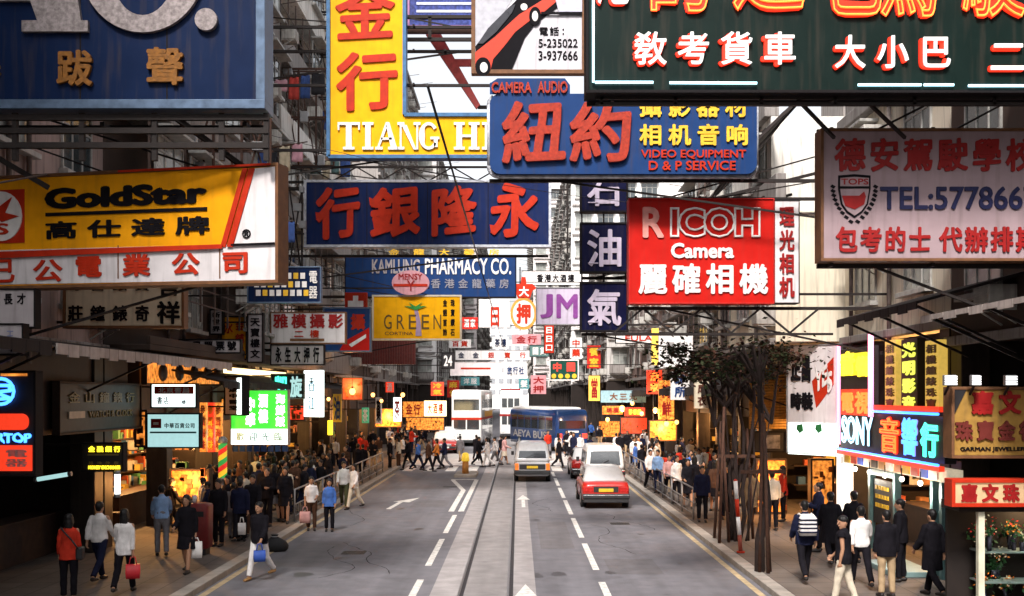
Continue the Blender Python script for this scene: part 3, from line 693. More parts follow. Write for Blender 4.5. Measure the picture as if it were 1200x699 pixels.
# 9 pharmacy sign
s = Sign('pharmacy_sign', 'mid blue pharmacy signboard with white capitals, half hidden under the navy bank sign', (405, 300, 604, 348), 52, BLUEM, t=.3, frame=FR_D, fw=.05)
s.text('KAMLUNG', (436, 304, 492, 321), GREYP, .02, .04); s.text('PHARMACY CO.', (498, 303, 599, 322), WHL, .02, .04); s.text('香港金龍藥房', (505, 327, 596, 338), mat('dull_letter', (.25, .25, .3), .5), .01, .03, sp=.35)
s.text('金龍大藥房', (455, 292, 585, 300), GOLDL, .02, .05, sp=1.2); s.bracket(FL, STEEL, (0, 1.0), .09)

# 10 three dark blue panels hung one under another
for ch, y0, y1, word in (('石', 192, 247, 'top'), ('油', 263, 318, 'middle'), ('氣', 333, 387, 'bottom')):
    s = Sign('panel_sign', f'{word} panel of the hanging column of three blue black panels with pale characters', (682, y0, 734, y1), 34, NAVYD, t=.3, frame=FR_D, fw=.06, group='column of blue black panels')
    s.text(ch, (688, y0 + (6 if ch != '石' else 14), 728, y1 - 5), LILAC, .022, .05); s.tubes([(689, y1 - 9), (701, y1 - 9)], LILAC, .02)
    if word == 'bottom': s.bracket(FR, STEEL, (-.08, 1.15), .09)
    q = MB()
    for x in (-.7, .0, .7): q.bar((x, .2, s.h), (x, .2, s.h + .42), .05)
    q.build('hanger', STEEL, s.root)

# 11 red camera sign
s = Sign('red_camera_sign', 'bright red signboard with outlined white capitals and white characters, beside the vertical dark blue panels', (738, 234, 906, 355), 27, RED, t=.45, frame=mat('red_frame_paint', (.5, .02, .015), .4), fw=.03)
s.text('R', (753, 243, 778, 279), mat('pale_red_letter', (.66, .28, .24), .5), .03, .04); s.text('ICOH', (785, 243, 891, 279), WHL, .05, .05, outline=.03)
s.text('Camera', (786, 285, 860, 303), WHL, .035, .04); s.text('麗確相機', (748, 309, 900, 345), WHL, .03, .04, sp=.16); s.bracket(FR, STEEL, (-.04, 1.04), .08, truss=False)
q = MB()
for i in range(7):
    a, b = -2.2 + i * .75, -2.2 + (i + 1) * .75; q.bar((a, .25, -.12 if i % 2 else -.75), (b, .25, -.75 if i % 2 else -.12), .05)
q.bar((-2.4, .25, -.78), (3.4, .25, -.78), .06); q.build('bracket', STEEL, s.root)
s = Sign('side_sign', 'narrow white vertical signboard with dark red characters, joined to the red camera sign', (908, 235, 936, 355), 27, WH, t=.4, frame=FR_D, fw=.02)
s.text('理光相机', (913, 243, 931, 349), REDD, .03, .04, vert=True, sp=.12, brush=.02); s.bracket(FR, STEEL, (.1, .9), .06, stay=False)

# 12 driving school sign
s = Sign('driving_school_sign', 'large pinkish white signboard with red characters, a shield crest and a dark telephone number', (965, 154, 1232, 303), 18.6, PINKW, t=.35, frame=FR_BR, fw=.05)
s.text('德安駕駛學校', (978, 163, 1214, 202), REDD, .03, .03, sp=.12, brush=.025, shear=.04); s.text('TEL:5778667', (1031, 219, 1216, 246), mat('dark_blue_letter', (.012, .014, .06), .5), .02, .03)
s.text('包考的士', (979, 266, 1090, 296), REDD, .03, .03, sp=.1, brush=.025); s.text('代辦排期', (1100, 266, 1216, 296), REDD, .03, .03, sp=.1, brush=.025)
sh = lambda k: [(1001 + (x - 1001) * k, 232 + (y - 232) * k) for x, y in ((982, 206), (1001, 204.5), (1020, 206), (1020, 222), (1017, 240), (1010, 250), (1001, 256), (992, 250), (985, 240), (982, 222))]
s.poly(sh(1), BLK, .012, 'crest'); s.poly(sh(.88), PINKW, .012, 'crest', y=-.013); s.text('TOPS', (985, 210, 1017, 217), REDD, .015, .01, y=-.026); s.rect((983.5, 219, 1018.5, 221.5), BLK, .012, 'crest', y=-.026)
s.poly([(986, 230), (1006, 230), (1012, 225), (1014, 231), (1012, 240), (1001, 246), (990, 242)], REDD, .012, 'crest', y=-.026)
for i in range(9):
    for e in (-1, 1):
        t_ = i / 8; x = 1001 + e * (25 - 21 * t_ ** 2.2); y = 219 + 41 * t_
        s.poly([(x - 3.2, y), (x - 1, y - 2.6), (x + 3.2, y), (x + 1, y + 2.6)], BLK, .012, 'crest')
s.bracket(FR, STEEL, (-.04, 1.04), .08)

# 13 small signs on the left
s = Sign('shop_name_board', 'brown framed white board with two rows of black characters under the yellow electronics sign', (77, 330, 213, 382), 24, CREAMM, t=.25, frame=FR_BR, fw=.06)
s.text('莊鐘錶奇', (80, 358, 175, 377), BLK, .03, .02, sp=.5, brush=.02); s.text('祥', (184, 353, 211, 380), BLK, .03, .02, brush=.02); s.text('專營銀貨', (80, 330, 175, 341), BLK, .03, .02, sp=.5); s.text('吉', (186, 330, 210, 347), BLK, .03, .02); s.bracket(FL, STEEL, (.1, .9), .06, stay=False)
s = Sign('wall_board', 'grey white board with two small dark characters at the far left edge above another pale board', (-30, 340, 40, 383), 20, GREYP, t=.2, frame=FR_D, fw=.03); s.text('長才', (5, 344, 30, 357), BLK, .02, .02, sp=.5)
s = Sign('wall_board', 'pale board with faint blue marks at the far left edge, lower of two boards', (-30, 381, 26, 415), 19.5, GREYP, t=.2, frame=FR_D, fw=.03); s.text('王', (8, 388, 16, 400), mat('faint_blue_letter', (.15, .17, .3), .5), .0, .01)
def vsign(name, label, box, d, m, body, lm, vert=True, frame=FR_D, dr=None, pad=.15, off=.03, sp=.2, t=.2, wall=FL, fw=.04, zs=(.2, .8), group=None, bw=.05):
    s = Sign(name, label, box, d, m, dr=dr, t=t, frame=frame, fw=fw, group=group); x0, y0, x1, y1 = box
    if body:
        px, py = (x1 - x0) * pad, (y1 - y0) * pad * (.5 if vert else 1); s.text(body, (x0 + px, y0 + py, x1 - px, y1 - py), lm, off, .03, vert=vert, sp=sp)
    if wall is not None: s.bracket(wall, STEEL, zs, bw, stay=False)
    return s
s = vsign('price_board', 'small dark blue board with white slanting patches, below the corner of the yellow electronics sign', (291, 314, 375, 354), 33, BLUE, None, None, frame=FR_L)
for k in range(3):
    for i in range(8): s.rect((296 + i * 8 + k * 2, 320 + k * 10, 301.5 + i * 8 + k * 2, 327 + k * 10), WHL if (i + k) % 3 else GOLDL, .02, 'price_patch')
s.text('電器', (362, 318, 372, 350), WHL, .01, .02, vert=True)
s = Sign('photo_studio_sign', 'white signboard with a line of dark red characters, above a row of five black characters', (318, 367, 404, 402), 40, WH, t=.3, frame=FR_BR, fw=.04)
s.text('雅模攝影', (320, 368, 402, 385), REDD, .03, .03, sp=.2); s.text('二樓', (345, 387, 374, 396), REDL, .02, .03, sp=.6); s.rect((340, 397, 380, 400), FR_BR, .02, 'underline'); s.bracket(FL, STEEL, (0, 1), .07, stay=False)
s = vsign('small_sign', 'small grey signboard with five black characters under the white photo studio sign', (318, 405, 379, 427), 40, GREYP, '永生大押行', BLK, False, pad=.08, sp=.55)
s = Sign('film_sign', 'blue signboard with red corner and slanted white writing, just behind the photo studio sign', (380, 362, 433, 411), 44, BLUEM, t=.3, frame=FR_L, fw=.06)
s.text('攝', (411, 368, 428, 387), REDL, .04, .03); s.poly([(404, 400), (433, 384), (433, 411), (398, 411)], RED, .02, 'corner_patch'); s.poly([(409, 404), (429, 392), (429, 396), (412, 407)], WHL, .02, 'emblem', y=-.021); s.bracket(FL, STEEL, (0, 1), .07, stay=False)
s = vsign('round_sign', 'small round red and white sign above the blue and red film sign', (404, 343, 430, 361), 46, REDL, None, None, frame=None); s.disc(417, 352, 13, REDL, .05, 9); s.rect((408, 353, 426, 360), WHL, .03, 'emblem', y=-.05); s.rect((414, 347, 420, 353), WHL, .03, 'emblem', y=-.05)
# green café board
s = Sign('palm_tree_sign', 'yellow signboard with a green palm tree among thin dark letters', (438, 348, 539, 397), 48, YEL, t=.3, frame=CREAMM, fw=.08)
for ch, x in (('G', 450), ('R', 465), ('E', 479), ('E', 494), ('N', 508)): s.text(ch, (x, 369, x + 9, 386), mat('olive_letter', (.12, .07, .015), .5), .0, .02)
s.poly([(485, 361), (489, 361), (493, 378), (494, 394), (487, 394), (488, 378)], mat('lilac_trunk', (.35, .25, .38), .5), .02)
for a in range(5):
    an = R(-160 + a * 35); c_ = (487, 361); e_ = (487 + 14 * math.cos(an), 360 + 9 * math.sin(an) + 2); s.poly([(c_[0], c_[1] - 1.5), e_, (c_[0], c_[1] + 3)], mat('palm_green', (.03, .24, .04), .5), .02, 'emblem', y=-.02 - a * .004)
s.text('金銀首飾', (519, 351, 524, 394), BLK, .03, .02, vert=True, sp=.3); s.text('珠寶鑽石', (528, 351, 533, 394), BLK, .03, .02, vert=True, sp=.3); s.text('CORTINA', (451, 389, 484, 393), BROWNL, .0, .02); s.bracket(FL, STEEL, (0, 1.0), .08)
s = Sign('oval_sign', 'pink and white oval sign standing on top of the yellow palm tree board', (459, 317, 503, 346), 47.8, sm('pink_enamel', (.60, .30, .34)), t=.2, pts=[(481 + 22 * math.cos(2*PI*i/30), 331.5 + 14.5 * math.sin(2*PI*i/30)) for i in range(30)])
s.text('MENSY', (467, 321, 495, 328), REDD, .02, .02); s.rect((461, 333, 501, 336), REDL, .02, 'stripe'); s.text('Y', (477, 329, 486, 341), REDD, .0, .02, y=-.02); s.bracket(FL, STEEL, (.3,), .06, stay=False)
# lilac sign with two capitals
s = Sign('lilac_sign', 'lilac signboard with two big purple capitals beside the column of blue black panels', (629, 338, 690, 380), 48, LILAC, t=.3, frame=GREY, fw=.04); s.text('J', (633, 345, 648, 373), PURP, .025, .03); s.text('M', (652, 345, 677, 373), PURP, .025, .03); s.bracket(FR, STEEL, (0, 1), .07, stay=False)
# pawn shop sign: flared top over a ring
r = Sign('pawn_shop_sign', 'red and white sign with flared top above an orange ring beside the lilac sign', (598, 324, 628, 388), 70, WH, t=.2, panel=False)
r.poly([(607, 350), (603, 340), (598, 338), (605, 333), (610, 333), (611, 325), (616, 325), (617, 333), (624, 333), (629, 338), (624, 341), (621, 350)], REDL, .1, 'panel'); r.text('大', (608, 336, 620, 348), WHL, .03, .02, y=-.1)
r.disc(613.5, 368, 15.5, mat('orange_enamel', (.75, .28, .05), .5), .1, 19, 'panel'); r.disc(613.5, 368, 12.5, WHL, .02, 15.5, y=-.1); r.text('押', (605, 356, 622, 380), REDL, .05, .02, y=-.12)
MB().bar((-.2, .1, 0), (-.2, .1, 4.2), .08).build('bracket', STEEL, r.root); r.bracket(FR, STEEL, (.1, .9), .06, stay=False)
s = vsign('far_sign', 'white signboard with a red outlined box mark, left of the orange ring sign', (561, 351, 597, 384), 78, WHL, None, None, frame=None); s.text('日', (575, 360, 585, 383), REDL, .03, .03)
s = vsign('far_sign', 'narrow red vertical sign with white dots under the lilac sign', (638, 381, 649, 414), 66, REDL, '日日口', WHL, wall=FR)
s = vsign('far_sign', 'dark green panel with two red discs over four yellow discs, below the red vertical sign', (645, 423, 677, 445), 74, sm('dark_green_enamel', (.01, .06, .045)), None, None, frame=WHL, wall=FR, fw=.08)
for x in (653, 669): s.text('中' if x < 660 else '國', (x - 5, 425, x + 5, 436), mat('bright_red_letter', (.7, .06, .04), .5), .05, .03)
for x in (649, 657, 665, 673): s.disc(x, 441, 2.8, GOLDL, .03)
s = vsign('far_sign', 'long white hoarding with small red marks across the far end of the street', (534, 411, 622, 422), 105, WHL, None, None, frame=GREY)
for x in (540, 557, 575, 594, 612): s.text('金銀珠寶行'[(x - 540) // 18 % 5], (x - 3, 413, x + 4, 420), REDL if x > 570 else BLUE, .02, .03)
s = vsign('far_sign', 'white and pale pink hoarding below the long white hoarding at the street end', (528, 425, 588, 440), 98, sm('pale_pink_panel', (.7, .62, .62), streak=.15), None, None, frame=WHL); s.rect((540, 431, 575, 433), REDL, .02, 'stripe')
s = vsign('far_sign', 'dark banner with a white number beside the yellow palm tree board', (518, 414, 532, 432), 74, DARK, '24', WHL, False, sp=.1)
s = vsign('far_sign', 'white hanging board with thin dark writing above the orange ring sign', (612, 318, 690, 334), 84, WHL, '香港大酒樓', BLK, False, wall=FR, pad=.22)
s = vsign('far_sign', 'white board with red capitals below the column of blue black panels', (722, 391, 775, 402), 60, WHL, 'EULA', REDL, False, wall=FR, pad=.2, off=.02)
s = vsign('far_sign', 'small dark grey green lettered board at the street end under the lilac sign', (621, 405, 643, 418), 92, sm('grey_green_panel', (.1, .18, .17)), '國貨', WHL, False, wall=FR)

PNK = sm('far_pink_panel', (.62, .28, .30)); REDF = sm('far_red_panel', (.55, .03, .02)); TEALF = sm('far_teal_panel', (.10, .30, .32))
for bx, d, m, body, lm, v, side, lab in (((541, 372, 560, 386), 96, REDF, '酒家', WHL, False, 'L', 'small red hanging sign far off left of the red outlined box mark'), ((526, 398, 552, 408), 118, WHL, '百貨', REDL, False, 'L', 'small white sign with red characters above the long white hoarding'),
    ((600, 392, 634, 404), 112, PNK, '金行', REDD, False, 'R', 'pink sign hanging between orange ring sign and long white hoarding'), ((577, 395, 596, 409), 125, WHL, '茶樓', BLUE, False, 'L', 'small white sign with blue characters in the middle distance'),
    ((590, 428, 618, 441), 120, WHL, '旅行社', BLUEM, False, 'R', 'white and blue far sign right of the pale pink hoarding'), ((668, 396, 682, 420), 84, WHL, '中藥', REDL, True, 'R', 'white upright sign with red characters near the green panel with red discs'),
    ((622, 440, 640, 462), 112, PNK, '大押', REDD, True, 'R', 'pink upright sign over the coach roof'), ((608, 444, 620, 456), 130, TEALF, '髮', WHL, False, 'R', 'tiny teal sign beyond the trams'), ((688, 405, 704, 432), 88, REDF, '餐室', GOLDL, True, 'R', 'red upright sign at the far right above the coach'),
    ((540, 442, 562, 452), 124, TEALF, '洋服', WHL, False, 'L', 'teal sign far off above the double deck bus'), ((524, 446, 538, 466), 108, REDF, '麻雀', GOLDL, True, 'L', 'red upright sign left of the double deck bus')):
    vsign('far_sign', lab, bx, d, m, body, lm, v, frame=None, wall=FL if side == 'L' else FR, zs=(.9,), off=.03)
# ------------------------------------------------------------------ shop fronts, awnings and low signs, left side
def awning(label, side, y0, y1, u, zf, zb, m, edge=.22, em=None):
    X = FL if side == 'L' else FR; sx = 1 if side == 'L' else -1
    r = thing('awning', label, 'awning', (X, (y0+y1)/2, zf)); L = (y1-y0)/2
    q = MB(); q.prism([(0, zb-zf), (sx*u, 0), (sx*u, .05), (0, zb-zf+.06)], -L, L); q.build('canopy', m, r)
    q = MB(); n = int((y1-y0)/.5)
    for i in range(n):
        a = -L + 2*L*i/n; b = -L + 2*L*(i+1)/n; q.box(sx*u-.015+sx*.02, a+.01, -edge-.04*(i % 2), sx*u+.015+sx*.02, b-.01, .04)
    q.build('valance', em or m, r)
    for y in (-L+.3, 0, L-.3): MB().bar((0, y, -.9), (sx*(u-.1), y, -.03), .05).build('strut', STEEL, r)
    return r
awning('dark canopy with a pale drooping edge over the dark shop at left', 'L', 19.6, 31.6, 2.0, 4.95, 5.2, CANV, .16, CANVL)
awning('mostly unseen dark canopy added to shade the nearest left pavement', 'L', 8, 19.4, 2.0, 4.95, 5.2, CANV, .16)  # mostly out of view, added to keep sky light off the pavement
awning('dark canopy over the orange lit shop behind the first left canopy', 'L', 31.8, 44, 1.7, 4.4, 4.8, CANV, .14, CANV)
awning('long canopy over the left pavement beyond the green lit sign', 'L', 44.5, 60, 1.8, 4.3, 4.7, CANV, .3)
awning('dark canopy with a white front edge over the jewellery shop at right', 'R', 14.5, 19.8, 2.0, 5.45, 5.75, CANV, .05, CANVL)
awning('dark canopy over the blue and red neon shop', 'R', 20, 25, 2.0, 5.75, 6.3, CANV, .1, CANV)
awning('dark canopy behind the staked tree on the right pavement', 'R', 34, 52, 2.6, 4.3, 5.0, CANV, .25)
awning('brown canopy over the far right shops', 'R', 62, 84, 1.8, 4.3, 4.8, CANV, .3)
r = thing('tarpaulin', 'large dark sloping tarpaulin hanging above the red camera sign on the right building', 'tarpaulin', (FR, 37, 10.0))
q = MB(); q.loft([[(x, y, (9.4 + (x + 3.4) * 1.15 + .25 * math.sin(y * 2.1 + x)) - 9.2) for x in (-3.4, -2.4, -1.2, -.0)] for y in (-4, -2.8, -1.5, 0, 1.3, 2.6, 4)], caps=False, closed=False)
q.build('sheet', mat('red_brown_tarpaulin', (.02, .011, .009), .9, var=.4, scale=4), r)
q = MB()
for y in (-3.8, 0, 3.8): q.bar((0, y, 1.0), (-3.4, y, .15), .09); q.bar((0, y, 4.0), (-3.4, y, .2), .07)
q.build('frame', STEEL, r)

def point(parent, loc, e, col, r=.15):
    l = bpy.data.lights.new('lamp_light', 'POINT'); l.energy = e; l.color = col; l.shadow_soft_size = r
    o = bpy.data.objects.new('lamp_light', l); C.objects.link(o); o.parent = parent; o.location = loc; return o
def lamp(label, pos, m=None, r=.09, e=0, drop=.5, group=None, cat='lamp', col=(1, .68, .35)):
    t = thing('hanging_lamp', label, cat, pos, 0, group)
    MB().ball((0, 0, 0), r, r, r*1.15).build('bulb', m or BULB, t); MB().tube((0, 0, r), (0, 0, drop), .012, n=6).tube((0, 0, r*.8), (0, 0, r*1.6), r*.5, r*.3, 10).build('cord', DARK, t)
    if e: point(t, (0, 0, -.25), e, col)
    return t

# neon stack at far left
s = Sign('neon_stack', 'stack of blue and red neon boards at the left edge under the canopy', (-30, 437, 40, 556), 19.4, DARK, t=.25, frame=FR_D, fw=.04)
s.tubes([(3 + 15 * math.cos(i * PI / 8), 459 + 15 * math.sin(i * PI / 8)) for i in range(-4, 13)], NEONB, .03); s.tubes([(-4, 452), (12, 452), (14, 458), (-4, 460), (14, 467), (0, 468)], NEONB, .03)
s.poly(rrect(-20, 485, 34, 504, 8), LBR, .05, 'lit_board'); s.text('ERTOP', (-12, 509, 37, 520), NEONB, .03, .04, shear=.12); s.rect((-20, 522, 38, 552), LBR, .05, 'lit_board')
s.text('電器', (8, 527, 34, 547), mat('faint_pink_letter', (.6, .3, .28), .5), .02, .02, vert=True, y=-.05); s.rect((2, 438, 32, 441), LBO, .04, 'lit_board'); s.bracket(FL, STEEL, (.3, .95), .05, stay=False)
# dark shop: fascia lettering
s = Sign('shop_fascia', 'dark shop fascia with dim gold characters and a small white panel under the left canopy', (62, 452, 158, 500), 24.0, DARK, dr=29.3, t=.12, frame=WOODD, fw=.05)
DIMG = mat('dim_gold_letter', (.20, .15, .05), .5, var=.4)
s.text('金山鐘錶行', (72, 460, 150, 473), DIMG, .02, .03, sp=.4); s.text('WATCH & CLOCK', (96, 480, 148, 490), DIMG, .02, .03); s.rect((72, 482, 91, 491), mat('cream_light_panel', (.55, .48, .38), .5), .03, 'small_panel'); s.root.location.x += .15
s = vsign('hanging_sign', 'black hanging board with lines of yellow characters in front of the dark shop', (97, 521, 143, 551), 23.4, DARK, None, None, zs=(.97,))
s.text('金融銀行', (104, 523, 141, 530), NEONY, .02, .03, sp=.35); s.text('找換外幣', (104, 541, 139, 544), DIMG, .02, .02, sp=.8); s.rect((103, 532.5, 139, 534), DIMG, .02, 'text_line'); s.text('MONEY EXCHANGE', (104, 546, 141, 550), NEONY, .02, .03)
def tube_lamp(label, pts, d, r=.05, m=None):
    a, b = P(*pts[0], d), P(*pts[1], d); t = thing('tube_lamp', label, 'lamp', a)
    MB().tube((0, 0, 0), b - a, r, n=10).build('tube', m or NEONW, t); dv = (b - a).normalized()
    MB().tube(-dv * .08, (0, 0, 0), r * 1.1, n=10).tube(b - a, b - a + dv * .08, r * 1.1, n=10).bar((0, r * 1.3, 0), b - a + Vector((0, r * 1.3, 0)), r * 1.4, r).build('holder', GREY, t); return t
tube_lamp('upright white tube lamp at the end of the black board with yellow characters', ((137.5, 579), (137.5, 556)), 23.3, .06)
tube_lamp('short slanting pale tube lamp in the darkness at left', ((44, 562), (80, 556)), 24.5, .05, LBT)
# shop interiors: (label, side, y0, y1, lit?)
def shop(label, side, y0, y1, lit, u=-.5, h=3.0, seed=0, back=None):
    """recessed shop under the building: counter, shelves of goods, display, ceiling lamps"""
    rnd = random.Random(seed); sx = 1 if side == 'L' else -1; X = FL if side == 'L' else FR
    r = thing('shop_interior', label, 'shop', (X, (y0+y1)/2, .13)); L = (y1-y0)/2 - .35
    def b(q, u0, a, z0, u1, c, z1, bev=0): q.box(min(u0*sx, u1*sx), a, z0, max(u0*sx, u1*sx), c, z1, bev)
    q = MB(); b(q, -4.4, -L, 0, -4.25, L, h + .6); q.build('back_panel', back or INTW, r)
    q = MB(); b(q, -1.6, -L * .7, 0, -1.0, L * .6, .95, .02); b(q, -1.65, -L * .72, .95, -.95, L * .62, 1.0); q.build('counter', WOODD, r)
    q = MB()
    for z in (.5, 1.1, 1.7, 2.3): b(q, -4.25, -L, z, -3.8, L, z + .04)
    for e in (-1, 1):
        for z in (.6, 1.3, 2.0): b(q, -3.7, e * L - .2, z, -.6, e * L + .2, z + .04)
    q.build('shelf', WOODD, r)
    cols = [(.5, .1, .04), (.6, .4, .08), (.5, .48, .42), (.06, .14, .3), (.1, .3, .12), (.45, .2, .08)]
    for j, c in enumerate(cols):
        q = MB()
        for k in range(14):
            z = rnd.choice((.54, 1.14, 1.74, 2.34)); y = rnd.uniform(-L, L - .3); b(q, -4.2, y, z, -3.85, y + rnd.uniform(.12, .35), z + rnd.uniform(.15, .45))
        for k in range(7):
            e = rnd.choice((-1, 1)); z = rnd.choice((.64, 1.34, 2.04)); u = rnd.uniform(-3.5, -.9); b(q, u, e * L - .15, z, u + rnd.uniform(.1, .35), e * L + .15, z + rnd.uniform(.15, .4))
        o = q.build('shelf_goods', mat(f'goods_colour_{"abcdef"[j]}', c, .5) if lit else mat(f'shaded_goods_{"abcdef"[j]}', tuple(v * .15 for v in c), .5), r); o['kind'] = 'stuff'  # unlit shop: shade put into darkened goods colours
    q = MB(); b(q, -.5, -L, h, -.05, L, gh_of(side, y0) - .15 - .13, .02); q.build('fascia', SHUTTER if not lit else WOODD, r)
    if lit:
        q = MB(); n = max(2, int(L / 1.2))
        for k in range(n): y = -L + 2 * L * (k + .5) / n; b(q, -3.2, y - .06, h + .2, -1.2, y + .06, h + .26)
        q.build('ceiling_lamp', mat('lit_shop_lamp', (1, .8, .5), .4, var=0, emit=5, ecol=(1, .62, .28)), r)
        point(r, (sx * -1.6, 0, h - .2), 170 * lit, (1, .50, .16), .12)
    return r
def gh_of(side, y): return 5.6 if side == 'R' and 23.4 <= y < 40 else 5.2
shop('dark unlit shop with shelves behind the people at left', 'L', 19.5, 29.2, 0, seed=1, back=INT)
shop('orange lit shop behind the red litter bin', 'L', 29.4, 37, 1.6, seed=2)
shop('warm lit shop behind the green lit sign', 'L', 37, 44, 1.3, seed=3)
shop('warm lit shop further along the left pavement behind the crowd', 'L', 44.5, 54, 1.1, seed=4)
shop('warm lit shop below the brown house at left', 'L', 54.5, 66, 1.2, seed=5)
shop('warm lit shop near the far end of the left pavement', 'L', 66.5, 79, 1.4, seed=6)
shop('electronics shop open behind the blue and red neon board', 'R', 23.6, 31, 1.2, seed=7)
shop('orange lit shop behind the white shirted man at right', 'R', 31.3, 39.6, 1.6, seed=8)
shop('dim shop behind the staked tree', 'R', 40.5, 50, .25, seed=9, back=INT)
shop('orange lit shop beyond the staked tree', 'R', 50.5, 61, 1.6, seed=10)
shop('red and orange lit shop under the pale blue fascia', 'R', 62.5, 83, 2.2, seed=11)
# lit fascia bands
s = Sign('lit_fascia', 'glowing orange fascia with dark lamps along it above the left lit shop', (163, 432, 250, 452), 29.6, LBO, dr=37, t=.1, frame=WOODD, fw=.05); s.root.location.x += .2
q = MB()
for px in (178, 198, 216, 232, 244): a = s.loc(px, 437); q.ball((a[0], -.12, a[1]), .22, .12, .25)
q.build('lamp_hood', DARK, s.root)
s = Sign('lit_fascia', 'bright cream glowing fascia between the white vertical sign and the green lit sign', (254, 437, 330, 453), 37.3, mat('lit_cream_panel', (.8, .6, .3), .4, var=.4, scale=3, emit=1.0, ecol=(1, .72, .32)), dr=47, t=.1, frame=WOODD, fw=.05); s.root.location.x += .2
s = Sign('shop_light_box', 'white light box with a red top band in front of the orange lit shop', (178, 451, 229, 477), 29.2, LBW, t=.22, frame=FR_D, fw=.04); s.rect((181, 453, 227, 462), REDL, .02, 'red_band'); s.text('北京書局', (186, 454, 222, 461), WHL, .02, .02, y=-.02); s.text('書店', (184, 465, 198, 474), BLUE, .02, .02); s.text('二樓', (206, 469, 218, 474), BLUE, .02, .02); s.bracket(FL, STEEL, (.9,), .05, stay=False)
s = Sign('shop_light_box', 'pale teal light box with dark characters below the white and red light box', (173, 486, 233, 524), 29.0, LBT, t=.22, frame=FR_D, fw=.04); s.rect((177, 491, 189, 502), REDD, .02, 'emblem'); s.rect((180, 495, 186, 498), WHL, .02, 'emblem', y=-.021); s.text('中華百貨公司', (193, 496, 228, 502), BLK, .02, .02); s.rect((176, 506, 230, 508), mat('teal_line', (.03, .12, .12), .5), .02, 'text_line'); s.bracket(FL, STEEL, (.95,), .05, stay=False)
for k, x in enumerate((238, 247, 256)): s = vsign('pillar_board', ['deep orange narrow board beside the teal light box', 'red narrow board in the middle of three beside the teal light box', 'orange narrow board below the white vertical sign'][k], (x - 4, 472, x + 3.5, 530), 34 + k * .8, [LBO, LBR, LBO][k], '參茸海味', REDD if k != 1 else GOLDL, wall=None, frame=None, pad=.1, off=.02)
s = vsign('vertical_sign', 'white vertical signboard with five black characters partly over the green lit sign', (264, 442, 284, 486), 34.5, WH, '健康中醫堂', BLK, dr=33.6, pad=.24, sp=.3)
s.rect((278, 443, 284, 486), LBW, .015, 'lit_edge')
s = Sign('green_light_box', 'bright green light box with white characters and a white lower band', (271, 458, 337, 521), 36, LBG, t=.25, frame=GREY, fw=.03)
s.rect((271, 503, 337, 521), LBW, .02, 'lower_band'); LW = mat('lit_white_letter', (.9, .95, .9), .4, var=0, emit=.8, ecol=(1, 1, .95))
s.text('中華', (288, 466, 299, 500), LW, .04, .03, vert=True); s.text('酒樓', (303, 462, 314, 496), LW, .04, .03, vert=True); s.text('海鮮飯', (323, 462, 334, 500), LW, .04, .03, vert=True); s.text('歡迎光臨', (277, 507, 331, 517), mat('pale_green_letter', (.35, .55, .4), .5), .02, .02, sp=.4, y=-.021); s.bracket(FL, STEEL, (.98,), .06, stay=False)
q = MB()
for i in range(8): q.box(-.9 + i * .24, -.05, -.24, -.72 + i * .24, .05, -.04)
q.build('pennant', BLUEM, s.root)
s = Sign('neon_sign', 'small dark sign with green and cyan neon characters left of the white lamp sign', (318, 439, 356, 467), 41, DARK, t=.2, frame=GREY, fw=.03)
s.text('凱', (322, 441, 338, 465), NEONG, .02, .04); s.text('旋', (340, 441, 354, 466), LBT, .03, .04); s.bracket(FL, STEEL, (.95,), .05, stay=False)
s = vsign('lamp_sign', 'glowing white upright lamp sign beside the small neon sign', (356, 434, 375, 489), 43, LBW, '香江', mat('pale_blue_letter', (.2, .4, .55), .5), dr=42.2, frame=None, pad=.3, off=0.)
for k, (bx, m, body, lm, lab) in enumerate((((247, 364, 260, 391), GREYP, '新世界', BLK, 'narrow white vertical board left of the orange board'), ((260, 372, 288, 421), YEL2, None, REDL, 'orange yellow board with red characters between two narrow white boards'),
        ((291, 369, 307, 424), GREYP, '天寶樓文', BLK, 'taller narrow white vertical board right of the orange board'), ((206, 399, 281, 413), GREYP, None, BLK, 'long grey horizontal board crossing in front of the orange board'))):
    s = vsign('small_sign', lab, bx, (36, 36.5, 36, 33)[k], m, body, lm, frame=FR_D, zs=(.15, .85))
    if k == 1: s.text('永利', (263, 375, 273, 416), REDL, .03, .03, vert=True, sp=.5); s.text('金舖行', (276, 376, 286, 418), REDL, .03, .03, vert=True, sp=.3)
    if k == 3: s.text('民眾票號', (226, 400, 277, 411), BLK, .03, .03, sp=.3); s.text('民', (210, 401, 219, 411), BLK, .0, .02)
# barber pole
r = thing('barber_pole', 'red, yellow and green spiral striped pole beside the orange shop', 'pole', P(261, 560, 31.5)); hh = 43 / F * 31.5
for k, c in enumerate(((.6, .03, .02), (.7, .45, .03), (.04, .3, .06))):
    q = MB(); n = 28
    for i in range(n):
        a, b = 2*PI*(i/n*2.2 + k/3), 2*PI*((i+1)/n*2.2 + k/3); z0, z1 = hh*i/n, hh*(i+1)/n; rr = .13; w = 2*PI/3
        A = [Vector((rr*math.cos(a+t), rr*math.sin(a+t), z0)) for t in (0, w/3, w*2/3, w)]; B = [Vector((rr*math.cos(b+t), rr*math.sin(b+t), z1)) for t in (0, w/3, w*2/3, w)]
        for j in range(3): q.quad(A[j], A[j+1], B[j+1], B[j])
    q.build('stripe', mat(f'stripe_{("red", "yellow", "green")[k]}', c, .4, emit=.25), r)
MB().ball((0, 0, hh), .14).tube((0, 0, -.06), (0, 0, 0), .15, n=14).tube((0, 0, -1.5), (0, 0, -.06), .04).build('post', GREY, r)
